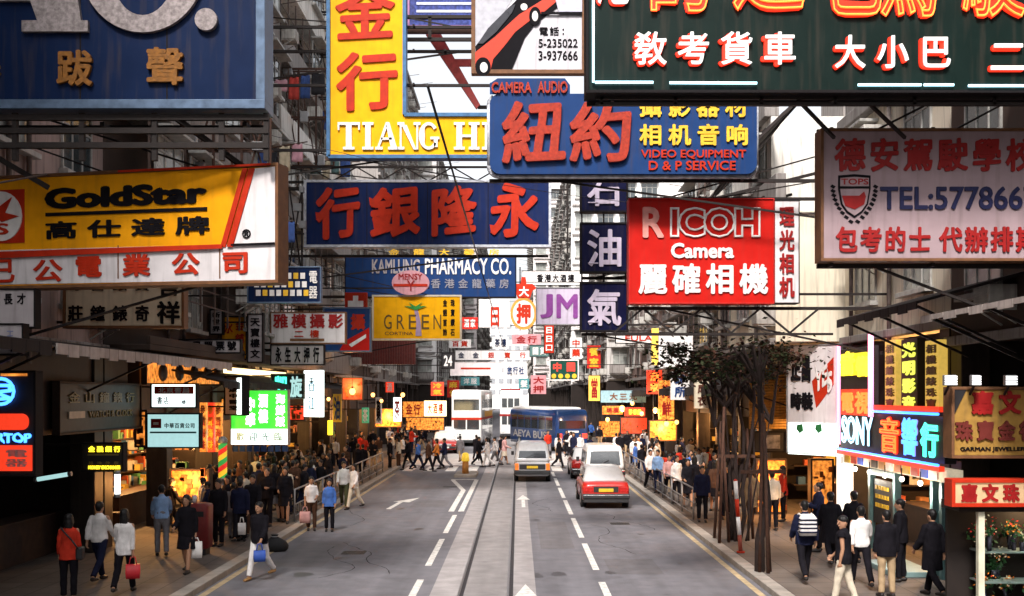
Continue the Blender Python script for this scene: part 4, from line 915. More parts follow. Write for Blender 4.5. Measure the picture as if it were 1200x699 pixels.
# ribbed hoarding and lit things further along at left
r = thing('ribbed_hoarding', 'red brown hoarding of narrow upright ribs behind the yellow palm tree board', 'hoarding', P(434, 427, 60)); q = MB(); W = 105 / F * 60; hh = 27 / F * 60
q.box(-W/2, .1, 0, W/2, .3, hh)
for i in range(36): x = -W/2 + W*(i+.5)/36; q.box(x - .04, 0, 0, x + .04, .1, hh)
q.build('panel', mat('red_brown_rib', (.14, .03, .025), .6, var=.3, streak=.4), r); MB().bar((-W/2, .4, .1), (W/2, .4, .1), .12).bar((-W/2, .4, hh), (W/2, .4, hh), .12).build('bracket', STEEL, r)
for k, (bx, d, m, body, lm, lab) in enumerate((((472, 471, 496, 489), 70, LBO, '金行', REDD, 'orange lit signboard left of the cream lit one at the far left shops'), ((497, 470, 523, 488), 76, mat('lit_cream_board', (.8, .6, .3), .4, var=.3, emit=1.0, ecol=(1, .75, .35)), '大酒樓', REDL, 'cream lit signboard with red characters at the far left shops'),
        ((461, 466, 470, 494), 62, LBW, '茶', REDL, 'narrow white lit sign before the orange lit signboard'), ((440, 466, 447, 497), 62, WHL, '藥', BLK, 'thin white upright sign near the brown house'), ((390, 462, 400, 495), 50, mat('yellow_blue_board', (.7, .5, .04), .4), '油', BLUEM, 'yellow banner with a blue character on the left pavement'),
        ((384, 493, 389, 510), 50, NEONY, None, None, 'tiny yellow lit sign below the yellow banner'), ((452, 448, 461, 460), 58, LBR, '酒', WHL, 'small red lit sign under the ribbed hoarding'), ((424, 478, 432, 496), 56, mat('small_green_board', (.05, .3, .15), .4, emit=.2), '茶', WHL, 'small green sign above the crowd at left'),
        ((505, 448, 520, 464), 84, LBR, '冷氣', GOLDL, 'red lit sign above the cream lit signboard'))):
    vsign('lit_sign' if 'lit' in lab else 'small_sign', lab, bx, d, m, body, lm, vert=(bx[3] - bx[1]) > (bx[2] - bx[0]), frame=None, zs=(.9,), off=.03)
for k, (px, py, d, rr) in enumerate(((413, 459, 47, .22), (437, 463, 52, .16), (447, 470, 58, .15), (472, 463, 62, .2), (385, 468, 45, .12))): lamp(f'round glowing lamp {["nearest the thin pole above the crowd", "above the small green sign", "left of the narrow white lit sign", "over the orange lit signboard", "beside the yellow banner"][k]} on the left side', P(px, py, d), r=rr * .6, drop=.9)

# ------------------------------------------------------------------ right side shops
s = Sign('hanging_shop_sign', 'large white hanging sign with black characters, a red slanted patch and a lit lower half', (923, 404, 983, 533), 32, WH, dr=30.6, t=.3, frame=GREY, fw=.03)
s.rect((924, 497, 983, 532), LBW, .02, 'lit_panel'); s.text('正昌', (927, 417, 950, 448), BLK, .05, .03, sp=.05); s.text('時裝', (927, 460, 953, 481), BLK, .05, .03, sp=.05)
s.poly([(952, 447), (977, 419), (977, 451), (957, 478)], REDL, .025, 'red_patch'); s.text('YES', (956, 438, 976, 462), WHL, .04, .02, shear=.35, y=-.026)
for x in (938, 960): s.poly([(x - 3, 498), (x + 3, 497), (x + 4, 505), (x, 508), (x - 4, 503)], mat('leaf_green', (.02, .16, .05), .5), .02, 'emblem', y=-.021)
MB().bar((s.w/2 + .03, -.05, .3), (s.w/2 + .03, -.05, s.h), .07).build('neon_tube', NEONP, s.root); s.bracket(FR, STEEL, (.1, .95), .06, stay=False)
# neon shop front: plane along the building line
s = Sign('neon_shop_board', 'black shop board with cyan latin neon letters and red, violet and green neon characters', (985, 489, 1107, 544.5), 29.9, DARK, dr=22.5, t=.25, frame=None)
s.text('SONY', (987, 489, 1024, 519), NEONC, .0, .03, outline=.03, name='neon_letter'); s.text('SONY', (987, 489, 1024, 519), mat('dim_cyan_fill', (.03, .12, .2), .5), .0, .02)
s.text('音', (1032, 489, 1056, 530), REDN, .05, .03); s.text('音', (1033, 490, 1055, 529), NEONR, .0, .03, outline=.02, y=-.03, name='neon_tube')
s.text('響', (1057, 490, 1076, 533), NEONB, .0, .03, outline=.03, name='neon_tube'); s.text('響', (1057, 490, 1076, 533), mat('violet_letter', (.25, .2, .6), .5, emit=.25, ecol=(.4, .35, 1)), .02, .02)
s.text('行', (1079, 496, 1100, 535), NEONG, .02, .03, outline=.03, name='neon_tube'); s.text('行', (1079, 496, 1100, 535), mat('teal_letter', (.1, .5, .4), .5, emit=.35, ecol=(.1, .9, .6)), .03, .02)
w2 = s.w / 2
MB().box(-w2, -.12, -.16, w2, .0, -.05).build('lit_edge', LBR, s.root); MB().tube((-w2, -.14, -.02), (w2, -.14, -.02), .03).build('neon_tube', NEONB, s.root)
a = s.loc(1029, 480); MB().box(a[0], -.12, s.h + .1, w2, 0, s.h + .22).build('lit_edge', LBR, s.root); MB().tube((a[0], -.14, s.h + .06), (w2, -.14, s.h + .06), .03).build('neon_tube', NEONB, s.root)
t0 = s.loc(1027, 392); t1 = s.loc(1027, 484); MB().tube((t0[0], -.14, t0[1]), (t1[0], -.14, t1[1] - .1), .07).build('neon_tube', NEONP, s.root); s.bracket(FR, STEEL, (.1, .9), .06, stay=False)
s = Sign('neon_block_sign', 'yellow neon block over a red lit block, left of the tall pink tube', (985, 405, 1023, 487), 29.9, DARK, dr=27.2, t=.15)
s.text('音', (986, 411, 1003, 441), NEONY, .07, .04); s.text('響', (1004, 416, 1020, 442), NEONY, .07, .04); s.rect((986, 412, 1020, 441), mat('yellow_lit_board', (.6, .42, .03), .4, emit=.35, ecol=(1, .75, .02)), .02, 'lit_board'); s.rect((986, 456, 1022, 486), LBR, .03, 'lit_board'); s.text('電視', (988, 459, 1020, 484), NEONR, .03, .03, y=-.03); s.bracket(FR, STEEL, (.1, .9), .06, stay=False)
GCOL = mat('lit_gold_column', (.5, .32, .05), .4, var=.35, scale=6, emit=.16, ecol=(1, .65, .12))
for k, (x0, x1) in enumerate(((1037, 1050), (1084, 1100))):
    dd = lambda x: 9.15 * F / (x - CX)
    vsign('gold_column', ['narrow gold lit column right of the tall pink tube', 'gold lit column left of the white floodlights'][k], (x0, 398, x1, 483), dd(x0), GCOL, '相機鐘錶珠寶', DIMG, dr=dd(x1), frame=None, wall=None, pad=.12)
s = vsign('vertical_sign', 'dark vertical sign with yellow green lit characters between two gold columns', (1056, 396, 1075, 486), dd(1056), DARK, '光明影音', mat('lit_lime_letter', (.5, .5, .05), .4, var=.5, emit=.35, ecol=(.8, .85, .1)), dr=dd(1075), frame=None, wall=None, pad=.1, off=.045)
# electronics shop front below the neon board
r = thing('shop_entrance', 'shop entrance with teal frame, coloured poster band and pale step under the neon board', 'shop front', (9.0, 26, .13))
q = MB(); q.box(0, -3.6, 2.05, .35, 3.5, 2.32); q.build('poster_band', mat('cream_lit_band', (.6, .5, .36), .5, var=.5, scale=5, emit=.12, ecol=(1, .85, .6)), r)
PB = [(.7, .5, .03), (.6, .05, .03), (.04, .1, .5), (.7, .7, .65), (.02, .02, .02), (.5, .25, .05), (.6, .58, .55), (.3, .12, .05)]
for k in range(12):
    y = 3.1 - k * .55; MB().box(-.03, y - .22, 2.08, -.002, y + .2, 2.3).build('poster', mat(f'poster_colour_{"abcdefgh"[k % 8]}', PB[k % 8], .5), r)
TEAL = mat('teal_frame_paint', (.10, .19, .20), .4, .3)
q = MB()
for y in (-3.4, -2.9): MB().box(-.05, y - .07, 0, .1, y + .07, 2.05).build('post', TEAL, r)
for y in (-.6, 1.2): q.box(-.05, y - .07, 0, .1, y + .07, 2.05)
q.box(-.04, -.6, 1.9, .09, 1.2, 2.04); q.build('door_frame', TEAL, r)
q = MB(); q.box(.02, .0 - .45, .7, .08, 1.05, 1.8); q.build('notice_board', DARK, r)
q = MB()
for k in range(3):
    for j in range(5): q.box(.0, .75 - j * .2, 1.55 - k * .22, .02, .88 - j * .2, 1.65 - k * .22)
q.build('notice_lettering', GOLDL, r); MB().box(-1.0, -3.2, -.004, -.05, -1.4, .12, .02).build('step', mat('pale_teal_step', (.22, .34, .34), .5), r)
MB().box(-.02, 3.55, 0, .3, 4.1, 2.3, .03).build('lit_column', mat('lit_cream_column', (.6, .6, .55), .4, var=.25, scale=3, emit=.3, ecol=(1, .95, .85)), r)
for k in range(6): lamp('round white spot lamp in the row under the neon board', (8.75, 28.8 - k * 1.12, 2.12), BULBW, .055, 14 if k % 2 else 0, .25, 'spot lamps under the neon board', col=(1, .9, .75))
# jewellery shop at the right edge
s = Sign('jewellery_sign', 'ochre gold signboard with dark red characters lit by three small floodlights', (1118, 457, 1275, 534), 17.6, mat('ochre_board', (.34, .19, .04), .55, var=.25, streak=.35), t=.3, frame=FR_BR, fw=.05)
s.text('嘉文', (1138, 458, 1196, 486), REDD, .045, .04, brush=.03, sp=.25); s.text('珠寶金行', (1119, 493, 1214, 517), mat('maroon_letter', (.13, .02, .015), .5), .045, .04, brush=.03, sp=.25); s.text('GARMAN JEWELLERY', (1125, 524, 1206, 530), BLK, .02, .02)
s.poly([(1118, 457), (1132, 457), (1118, 486)], DARK, .02, 'dark_corner'); s.bracket(FR, STEEL, (.05, .95), .06, stay=False)
for k, (px, w_) in enumerate(((1114, 14), (1144, 10), (1185, 13))):
    t = thing('floodlight', f'small white slatted floodlight {["at the left corner", "near the middle", "at the right"][k]} above the ochre gold signboard', 'floodlight', P(px, 452, 17.3)); ww = w_ / F * 17.3 / 2
    q = MB(); q.box(-ww, 0, 0, ww, .1, .17, .01); q.build('housing', GREY, t); q = MB()
    for j in range(4): q.box(-ww, -.03, .01 + j * .04, ww, -.005, .035 + j * .04)
    q.build('louvre', mat('lit_louvre', (.8, .8, .8), .4, var=0, emit=.5), t); MB().bar((0, .08, 0), (0, .25, -.15), .03).build('arm', STEEL, t)
s = Sign('red_framed_sign', 'pale signboard with four dark red characters in a red frame, below the ochre gold signboard', (1119, 566, 1262, 590), 17.2, mat('pale_gold_board', (.45, .3, .17), .5, var=.2, emit=.08, ecol=(1, .6, .3)), t=.25, frame=REDL, fw=.06)
s.text('嘉文珠寶', (1126, 567, 1218, 589), REDD, .05, .03, sp=.3, brush=.02); s.bracket(FR, STEEL, (.5,), .05, stay=False)
r = thing('display_case', 'glazed shop window with white post and glittering goods at the right edge', 'shop window', (8.3, 17.4, .13))
q = MB(); q.box(-1.05, .62, 0, 1.19, .7, 2.0); q.box(-1.1, .0, 0, 1.19, .62, .35, .02); q.box(-1.12, -.05, 2.0, 1.19, .7, 2.15); q.build('case', INT, r)
MB().box(-.82, -.08, .0, -.72, .02, 2.0).build('post', mat('cream_post', (.6, .58, .45), .4), r)
gl = bpy.data.materials.new('shop_glass'); gl.use_nodes = True; b_ = gl.node_tree.nodes['Principled BSDF']; b_.inputs['Base Color'].default_value = (.9, .95, .93, 1); b_.inputs['Transmission Weight'].default_value = 1; b_.inputs['Roughness'].default_value = .03; b_.inputs['IOR'].default_value = 1.02
MB().box(-.71, -.03, .36, 1.19, -.02, 2.0).build('pane', gl, r)
rnd = random.Random(5)
q = MB()
for z in (.8, 1.3): q.box(-.68, .12, z, 1.18, .6, z + .025)
q.build('shelf', mat('glass_shelf_edge', (.25, .3, .28), .3), r)
heads = [(rnd.uniform(-.62, 1.12), rnd.uniform(.12, .5), z0 + rnd.uniform(.18, .42)) for z0 in (.38, .84, 1.34) for _ in range(7)]
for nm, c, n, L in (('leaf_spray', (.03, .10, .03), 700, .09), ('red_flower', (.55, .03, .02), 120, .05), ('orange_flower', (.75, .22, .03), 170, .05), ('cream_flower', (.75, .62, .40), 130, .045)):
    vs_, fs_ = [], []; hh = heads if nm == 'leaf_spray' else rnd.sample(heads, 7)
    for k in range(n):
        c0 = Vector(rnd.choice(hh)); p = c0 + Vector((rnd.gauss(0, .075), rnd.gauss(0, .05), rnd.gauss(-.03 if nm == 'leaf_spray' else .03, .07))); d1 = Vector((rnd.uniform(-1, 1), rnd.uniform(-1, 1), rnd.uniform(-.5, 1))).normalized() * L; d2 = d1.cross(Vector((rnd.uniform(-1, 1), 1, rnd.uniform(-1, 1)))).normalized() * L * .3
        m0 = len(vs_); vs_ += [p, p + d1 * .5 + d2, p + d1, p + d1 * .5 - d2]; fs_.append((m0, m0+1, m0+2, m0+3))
    me = bpy.data.meshes.new(nm); me.from_pydata(vs_, [], fs_); o = link(nm, me, mat('window_' + nm, c, .6, emit=.12 if nm != 'leaf_spray' else 0), r); o['kind'] = 'stuff'  # petals glow faintly, standing in for light falling on them
q = MB()
for x, y, z in heads: q.tube((x, y, max(zz for zz in (.36, .826, 1.326) if zz < z)), (x, y, z - .08), .035, .05, 10)
o = q.build('vase', mat('dark_vase', (.05, .045, .07), .25, var=.5), r); o['kind'] = 'stuff'
point(r, (.2, .3, 1.95), 8, (1, .7, .4), .03)
# mid right: blind, small signs, lit shops
s = Sign('bamboo_blind', 'ochre bamboo blind hanging over the shop behind the staked tree', (878, 432, 922, 503), 36, mat('bamboo_ochre', (.36, .20, .05), .7, var=.35, scale=7, streak=.4), t=.06)
q = MB()
for i in range(22): q.tube((-s.w/2, -.01, s.h*(i+.5)/22), (s.w/2, -.01, s.h*(i+.5)/22), .018, n=6)
q.build('slat', MATS['bamboo_ochre'], s.root); s.bracket(FR, STEEL, (1,), .06, stay=False)
vsign('photo_board', 'dark board with pale grey picture below the bamboo blind', (885, 507, 922, 529), 36, DARK, None, None, wall=FR, zs=(.5,)).rect((893, 510, 914, 526), mat('grey_picture', (.2, .2, .24), .4, var=.8, scale=5), .02, 'picture')
for k, (bx, d, m, body, lm, v, lab) in enumerate((((772, 392, 812, 432), 48, WHL, '牙科', mat('grey_letter', (.3, .28, .28), .5), False, 'pale blank looking board above the white and blue sign'), ((786, 434, 808, 469), 44, WHL, '診所', BLUEM, True, 'white sign with blue characters beside the dark tree'), ((814, 446, 831, 479), 40, CREAMM, '成衣', BROWNL, True, 'cream sign with brown characters against the dark tree'),
      ((704, 458, 757, 472), 72, mat('pale_blue_fascia', (.25, .42, .5), .5, var=.2), '大三元', mat('dark_brown_letter', (.15, .06, .03), .5), False, 'pale blue fascia with three dark characters beyond the white van'), ((758, 434, 776, 462), 62, LBR, '酒家', NEONO, True, 'red lit vertical sign right of the pale blue fascia'), ((772, 446, 790, 492), 58, LBO, '海鮮', REDD, True, 'orange lit vertical sign with a dark character right of the red lit sign'),
      ((764, 385, 772, 428), 55, mat('lit_amber_board', (.6, .35, .05), .4, emit=.3, ecol=(1, .6, .1)), None, None, True, 'amber strip sign near the pale blank looking board'), ((690, 440, 703, 470), 80, MATS['lit_amber_board'], '當', REDD, True, 'amber sign at the far right kerb behind the blue bus'), ((732, 478, 756, 488), 66, LBR, '茶餐廳', NEONY, False, 'red lit band sign over the far right crowd'), ((706, 476, 730, 486), 74, LBO, '燒臘', REDD, False, 'orange lit band sign under the pale blue fascia'))):
    vsign('lit_sign' if 'lit' in lab else 'small_sign', lab, bx, d, m, body, lm, vert=v, frame=None, wall=FR, zs=(.9,), pad=.2, off=.03)
for k, (px, py, d, rr) in enumerate(((729, 479, 70, .3), (752, 485, 62, .2), (741, 473, 68, .2), (768, 481, 58, .22), (781, 497, 52, .2), (793, 495, 50, .16), (712, 492, 78, .25))):
    lamp(f'round orange lamp {["under the pale blue fascia", "near the red lit band sign", "between fascia and band sign", "below the red lit vertical sign", "below the orange vertical sign", "nearest the cream sign", "farthest along the right shops"][k]}', P(px, py, d), r=rr * .6, drop=.8, e=(60 if k in (0, 3) else 0))

# lit showcases: framed glowing panels stand in for lit interiors, plain goods in front
for k, (x0, y0, x1, y1, d, lab, m) in enumerate(((201, 552, 243, 582, 30.5, 'low glowing orange showcase behind the people by the red litter bin', LBO), (160, 483, 170, 522, 29.4, 'narrow glowing orange showcase left of the teal light box', LBO), (232, 468, 262, 470 + 14, 38, 'orange glowing panel behind the white vertical sign', LBO), (338, 476, 356, 492, 44, 'dark red lit panel right of the green light box', LBR), (402, 444, 424, 468, 49, 'dim red lit panel above the crowd at left', LBR),
        (440, 480, 470, 500, 66, 'orange glowing shop window at far left behind the crowd', LBO), (476, 490, 520, 504, 80, 'long orange glowing shop window under the far left signs', LBO), (702, 494, 726, 512, 82, 'orange glowing shop window at far right behind the crowd', LBO), (728, 490, 758, 508, 72, 'red glowing shop window under the red lit band sign', LBR), (762, 494, 792, 516, 60, 'orange glowing shop window below the orange lit vertical sign', LBO), (888, 540, 920, 600, 35, 'tall orange glowing doorway panel behind the cream shirted man', LBO), (952, 540, 975, 600, 33.5, 'orange glowing panel beneath the white hanging shop sign', LBO))):
    s = Sign('lit_showcase', lab, (x0, y0, x1, y1), d, m, t=.3, frame=WOODD, fw=.06, cat='showcase')
    q = MB(); rnd2 = random.Random(k)
    for i in range(9): a = rnd2.uniform(-s.w/2, s.w/2 - .1); z = rnd2.uniform(0, s.h * .8); q.box(a, -.06, z, a + rnd2.uniform(.05, .16), -.002, z + rnd2.uniform(.06, .25))
    o = q.build('showcase_goods', mat('amber_goods', (.25, .07, .015), .5, var=.6, scale=8), s.root); o['kind'] = 'stuff'
    if k in (0, 4, 5, 9, 10): point(s.root, (0, -.6, s.h * .6), 45 if d < 50 else 110, (1, .45, .13), .2)  # added point light without lamp body spreads the warm glow
# ------------------------------------------------------------------ vehicles
CARGL = mat('car_glass', (.03, .035, .04), .05, 0, var=.1, spec=1.0, coat=.6); CHROME = mat('chrome', (.6, .6, .62), .2, .95); TLR = mat('tail_lens_red', (.45, .015, .012), .25, coat=.5); TLO = mat('tail_lens_orange', (.75, .18, .02), .25, coat=.5, emit=.15); PLATE = mat('yellow_plate', (.7, .45, .03), .5); PLATEW = mat('white_plate', (.7, .7, .7), .5); BUMP = mat('bumper_black', (.03, .03, .032), .55)
def car_paint(n, c): return mat(n, c, .3, 0, var=.06, scale=1.5, streak=.12, coat=.7)
CRED, CSIL, CWHT, CBLU = car_paint('taxi_red', (.45, .018, .012)), car_paint('silver_paint', (.55, .55, .56)), car_paint('white_paint', (.74, .73, .71)), car_paint('bus_blue', (.008, .045, .17))
LAMPG = mat('head_lens', (.6, .6, .58), .15, coat=.6)
def rring(hx, y0, y1, z, r, n=4):
    p = []
    for cx, cy, a0 in ((hx - r, y0 + r, -90), (hx - r, y1 - r, 0), (-hx + r, y1 - r, 90), (-hx + r, y0 + r, 180)):
        p += [(cx + r * math.cos(R(a0 + 90*i/n)), cy + r * math.sin(R(a0 + 90*i/n)), z) for i in range(n + 1)]
    return p
def wheel(parent, x, y, r=.31, w=.19):
    s = 1 if x > 0 else -1
    o = MB().tube((0, 0, 0), (s * w, 0, 0), r, n=24).tube((s*w, 0, 0), (s * (w + .015), 0, 0), r * .96, r * .8, 24).build('wheel', BLACK, parent, (x - s * w, y, r))
    MB().tube((s * (w + .004), 0, 0), (s * (w + .022), 0, 0), r * .62, r * .55, 20).ball((s * (w + .022), 0, 0), .02, r * .2, r * .2).build('rim', GREY, o)
def lower_body(r, L, W, zb, m, boot=.95, bonnet=.88, zl=.22, name='body', arches=(), ends=(.80, .72)):
    h, w = L/2, W/2
    st = [(-h, w*.90, zl+.14, ends[0]), (-h+.06, w*.965, zl+.06, boot-.05), (-h+.30, w, zl+.02, boot), (-h*.5, w*1.0, zl, zb), (0, w*1.0, zl-.01, zb), (h*.48, w*1.0, zl, zb), (h*.62, w, zl+.01, bonnet+.02), (h-.32, w*.985, zl+.03, bonnet-.04), (h-.08, w*.94, zl+.08, ends[1]+.04), (h, w*.86, zl+.15, ends[1]-.06)]
    rings = []
    for y, hw, a, b in st:
        half = [(hw*.80, a), (hw*.97, a + .07), (hw, a + (b-a)*.45), (hw*.985, a + (b-a)*.75), (hw*.93, b - .03), (hw*.80, b), (hw*.4, b+.012)]
        rings.append([(x, y, z) for x, z in half] + [(-x, y, z) for x, z in half[::-1]])
    MB().loft(rings).build(name, m, r)
def glass_quad(r, name, pts, n, m=None):
    n = Vector(n).normalized() * .012; q = MB(); P0 = [Vector(p) for p in pts]
    q.loft([[p - n for p in P0], [p + n for p in P0]], smooth=False); return q.build(name, m or CARGL, r)
def sedan(label, loc, rz, low, top, group=None, rear_lens=None, front=False, cat='car', name='taxi'):
    r = thing(name, label, cat, loc, rz, group); L, W = 4.65, 1.70
    lower_body(r, L, W, .92, low)
    b0, b1, t0, t1 = -1.62, 1.02, -1.02, .35
    rings = [rring(.775, b0, b1, .90, .12), rring(.755, b0 + .06, b1 - .08, 1.0, .12), rring(.635, t0 - .05, t1 + .06, 1.37, .12), rring(.59, t0 + .03, t1 - .03, 1.42, .12), rring(.40, t0 + .22, t1 - .2, 1.445, .1)]
    MB().loft(rings).build('cabin', top, r)
    glass_quad(r, 'rear_window', [(-.62, b0+.09, .985), (.62, b0+.09, .985), (.53, t0+.0, 1.345), (-.53, t0+.0, 1.345)], (0, -.6, .75))
    glass_quad(r, 'windscreen', [(-.64, b1-.08, .985), (.64, b1-.08, .985), (.54, t1+.05, 1.35), (-.54, t1+.05, 1.35)], (0, .6, .75))
    for s in (-1, 1):
        for ya, yb, yc, yd in ((-1.28, -.38, -.40, -.88), (-.30, .72, .24, -.30)):
            glass_quad(r, 'side_window', [(s*.762, ya, 1.0), (s*.762, yb, 1.0), (s*.648, yc, 1.335), (s*.648, yd, 1.335)], (s, 0, .3))
        MB().box(s*.855, .74, .97, s*1.0, .86, 1.09, .03).build('mirror', BUMP, r)
        MB().box(s*.46, -L/2 - .015, .60, s*.80, -L/2 + .10, .78, .015).build('tail_light', rear_lens or TLR, r)
        MB().box(s*.44, L/2 - .12, .54, s*.78, L/2 - .01, .68, .015).build('headlight', LAMPG, r)
        for y in (-1.42, 1.36):
            MB().tube((s*.70, y, .33), (s*(W/2 + .004), y, .33), .385, n=28).build('wheel_arch', BLACK, r); wheel(r, s * .84, y)
        MB().box(s*.857, -.40, .50, s*.862, -.385, .95).box(s*.857, .60, .50, s*.862, .615, .95).build('door_gap', BLACK, r); MB().box(s*.858, -1.05, .76, s*.885, -.9, .79, .005).box(s*.858, .0, .76, s*.885, .15, .79, .005).build('door_handle', CHROME, r)
    MB().box(-.84, -L/2 - .10, .36, .84, -L/2 + .1, .54, .04).box(-.80, -L/2 - .06, .22, .80, -L/2 + .2, .36, .03).build('bumper', BUMP, r); MB().box(-.82, -L/2 - .108, .47, .82, -L/2 - .06, .50, .008).build('bumper_trim', CHROME, r)
    MB().box(-.84, L/2 - .1, .36, .84, L/2 + .09, .52, .04).build('bumper', BUMP, r); MB().box(-.42, L/2 - .05, .53, .42, L/2 + .01, .68, .01).build('grille', CHROME, r)
    MB().box(-.26, -L/2 - .03, .60, .26, -L/2 + .05, .72, .008).build('number_plate', PLATE, r); MB().box(-.44, -L/2 - .012, .585, .44, -L/2 + .08, .79, .01).build('boot_panel', BUMP if rear_lens is None else low, r)
    MB().box(-.26, L/2 + .08, .39, .26, L/2 + .1, .50, .005).build('number_plate', PLATEW, r)
    return r
def van(label, loc, rz, m, top, L=4.4, W=1.68, H=1.95, rake=.28, zb=1.0, lens=None, name='van', cat='van', win_m=None):
    r = thing(name, label, cat, loc, rz); h, w = L/2, W/2
    lower_body(r, L, W, zb, m, boot=zb, bonnet=zb - .06, zl=.24, ends=(zb - .08, zb - .16))
    rings = [rring(w*.955, -h + .05, h - .28, zb - .03, .14), rring(w*.945, -h + .09, h - .42, zb + .12, .14), rring(w*.85, -h + rake, h - 1.05, H - .13, .16), rring(w*.78, -h + rake + .08, h - 1.2, H - .035, .16), rring(w*.55, -h + rake + .3, h - 1.5, H, .12)]
    MB().loft(rings).build('cabin', top, r)
    k = (H - .20 - zb - .10) / (H - .13 - zb - .12)
    glass_quad(r, 'rear_window', [(-w*.76, -h + .085, zb + .14), (w*.76, -h + .085, zb + .14), (w*.70, -h + .075 + (rake - .09) * k, H - .24), (-w*.70, -h + .075 + (rake - .09) * k, H - .24)], (0, -1, .3), win_m)
    glass_quad(r, 'windscreen', [(-w*.76, h - .42, zb + .15), (w*.76, h - .42, zb + .15), (w*.68, h - .93, H - .22), (-w*.68, h - .93, H - .22)], (0, .7, .6))
    for s in (-1, 1):
        for a, b in ((-h + .45, -h + 1.5), (-h + 1.62, -h + 2.6), (-h + 2.7, h - 1.0)): glass_quad(r, 'side_window', [(s*w*.955, a, zb + .12), (s*w*.955, b, zb + .12), (s*w*.885, b - .1, H - .28), (s*w*.885, a + .05, H - .28)], (s, 0, .18))
        MB().box(s*w*.74, -h - .012, zb - .42, s*w*.95, -h + .12, zb - .10, .015).build('tail_light', lens or TLR, r); MB().box(s*(w + .02), h - .62, zb + .08, s*(w + .16), h - .54, zb + .28, .02).build('mirror', BUMP, r)
        for y in (-h + .85, h - .85): MB().tube((s*.7, y, .33), (s*(w + .004), y, .33), .38, n=28).build('wheel_arch', BLACK, r); wheel(r, s * (w - .01), y)
    MB().box(-w*.98, -h - .10, .36, w*.98, -h + .1, .56, .04).build('bumper', BUMP, r); MB().box(-w*.98, h - .1, .36, w*.98, h + .08, .54, .04).build('bumper', BUMP, r)
    MB().box(-.26, -h - .025, zb - .34, .26, -h + .05, zb - .22, .008).build('number_plate', PLATE, r); MB().box(-w*.72, -h - .006, zb - .40, w*.72, -h + .06, zb - .14, .01).build('tail_panel', BUMP if lens else m, r)
    MB().bar((-.3, -h + .05, zb + .14), (.15, -h + .09, zb + .34), .02).build('rear_wiper', BUMP, r)
    return r
sedan('red taxi with a silver white roof, nearest vehicle on the right lane', (3.13, 37.9 + 2.3, 0), 0, CRED, car_paint('taxi_silver', (.66, .66, .66)))
van('white van directly behind the nearest red taxi', (3.62, 44.2 + 2.2, 0), 0, CWHT, CWHT)
sedan('red taxi mostly hidden behind the left side of the white van', (3.42, 51.2 + 2.3, 0), 0, CRED, MATS['taxi_silver'])
van('silver minivan with orange tail lights driving over the tram track', (.67, 49.6 + 2.1, 0), 0, CSIL, car_paint('minivan_white', (.7, .7, .71)), L=4.3, W=1.70, H=1.83, rake=.55, zb=.98, lens=TLO, name='minivan', cat='minivan')
sedan('red taxi with white roof facing the camera beyond the crossing at left', (-5.25, 76, 0), PI + .1, CRED, CWHT)
sedan('white car behind the left facing taxi beyond the crossing', (-5.45, 82.5, 0), PI + .1, CWHT, CWHT, name='parked_car')
sedan('second red taxi facing the camera, farthest of the cars at left', (-5.5, 89, 0), PI + .1, CRED, CWHT)
def big_box(r, L, W, z0, z1, m, rad=.18, name='body', top=None):
    rings = [rring(W/2*.96, -L/2 + .04, L/2 - .04, z0, rad), rring(W/2, -L/2, L/2, z0 + .25, rad), rring(W/2, -L/2, L/2, z1 - .5, rad), rring(W/2*.97, -L/2 + .05, L/2 - .06, z1 - .16, rad), rring(W/2*.88, -L/2 + .18, L/2 - .2, z1 - .02, rad), rring(W/2*.6, -L/2 + .5, L/2 - .5, z1, rad)]
    return MB().loft(rings).build(name, m, r)
# blue coach crossing the junction (front to the left)
r = thing('coach', 'blue coach with white roof and white letters turning left beyond the crossing', 'coach', (2.2, 81.5, 0), R(19)); L, W = 10.4, 2.5
big_box(r, L, W, .35, 3.05, CBLU); MB().loft([rring(W/2*.93, -L/2 + .9, L/2 - .3, 2.86, .2), rring(W/2*.9, -L/2 + 1, L/2 - .4, 3.14, .2), rring(W/2*.7, -L/2 + 1.3, L/2 - .6, 3.2, .2)]).build('roof', CWHT, r)
for s in (-1, 1):
    for k in range(6): y = -L/2 + .7 + k * 1.55; glass_quad(r, 'side_window', [(s*W/2, y, 1.55), (s*W/2, y + 1.4, 1.55), (s*W/2*.995, y + 1.4, 2.52), (s*W/2*.995, y, 2.52)], (s, 0, 0))
    for y in (-L/2 + 2.6, L/2 - 2.4): wheel(r, s * (W/2 - .005), y, .48, .28)
    MB().box(s*W/2*.62, -L/2 - .02, .95, s*W/2*.93, -L/2 + .08, 1.3, .02).build('tail_light', mat('lit_tail_lens', (.6, .03, .02), .3, emit=.5, ecol=(1, .06, .03)), r)
glass_quad(r, 'rear_window', [(-1.02, -L/2, 1.65), (1.02, -L/2, 1.65), (.96, -L/2 + .02, 2.6), (-.96, -L/2 + .02, 2.6)], (0, -1, 0)); MB().box(-.3, -L/2 - .03, .72, .3, -L/2 + .02, .88, .005).build('number_plate', PLATE, r); MB().box(-1.2, -L/2 - .08, .38, 1.2, -L/2 + .1, .62, .03).build('bumper', BUMP, r); MB().box(-.5, -L/2 - .015, 1.36, .5, -L/2 + .02, 1.5, .005).build('rear_stripe', CWHT, r)
V, Fs = letters('AEYA BUS', .03, cjk=False); xs = [v[0] for v in V]; me = bpy.data.meshes.new('lettering')
me.from_pydata([(-W/2 - .015 - .0 * z, L/2 - .9 - (x - min(xs)) / (max(xs) - min(xs)) * 7.6, .85 + y * .75) for x, y, z in V], [], Fs); link('lettering', me, WHL, r)
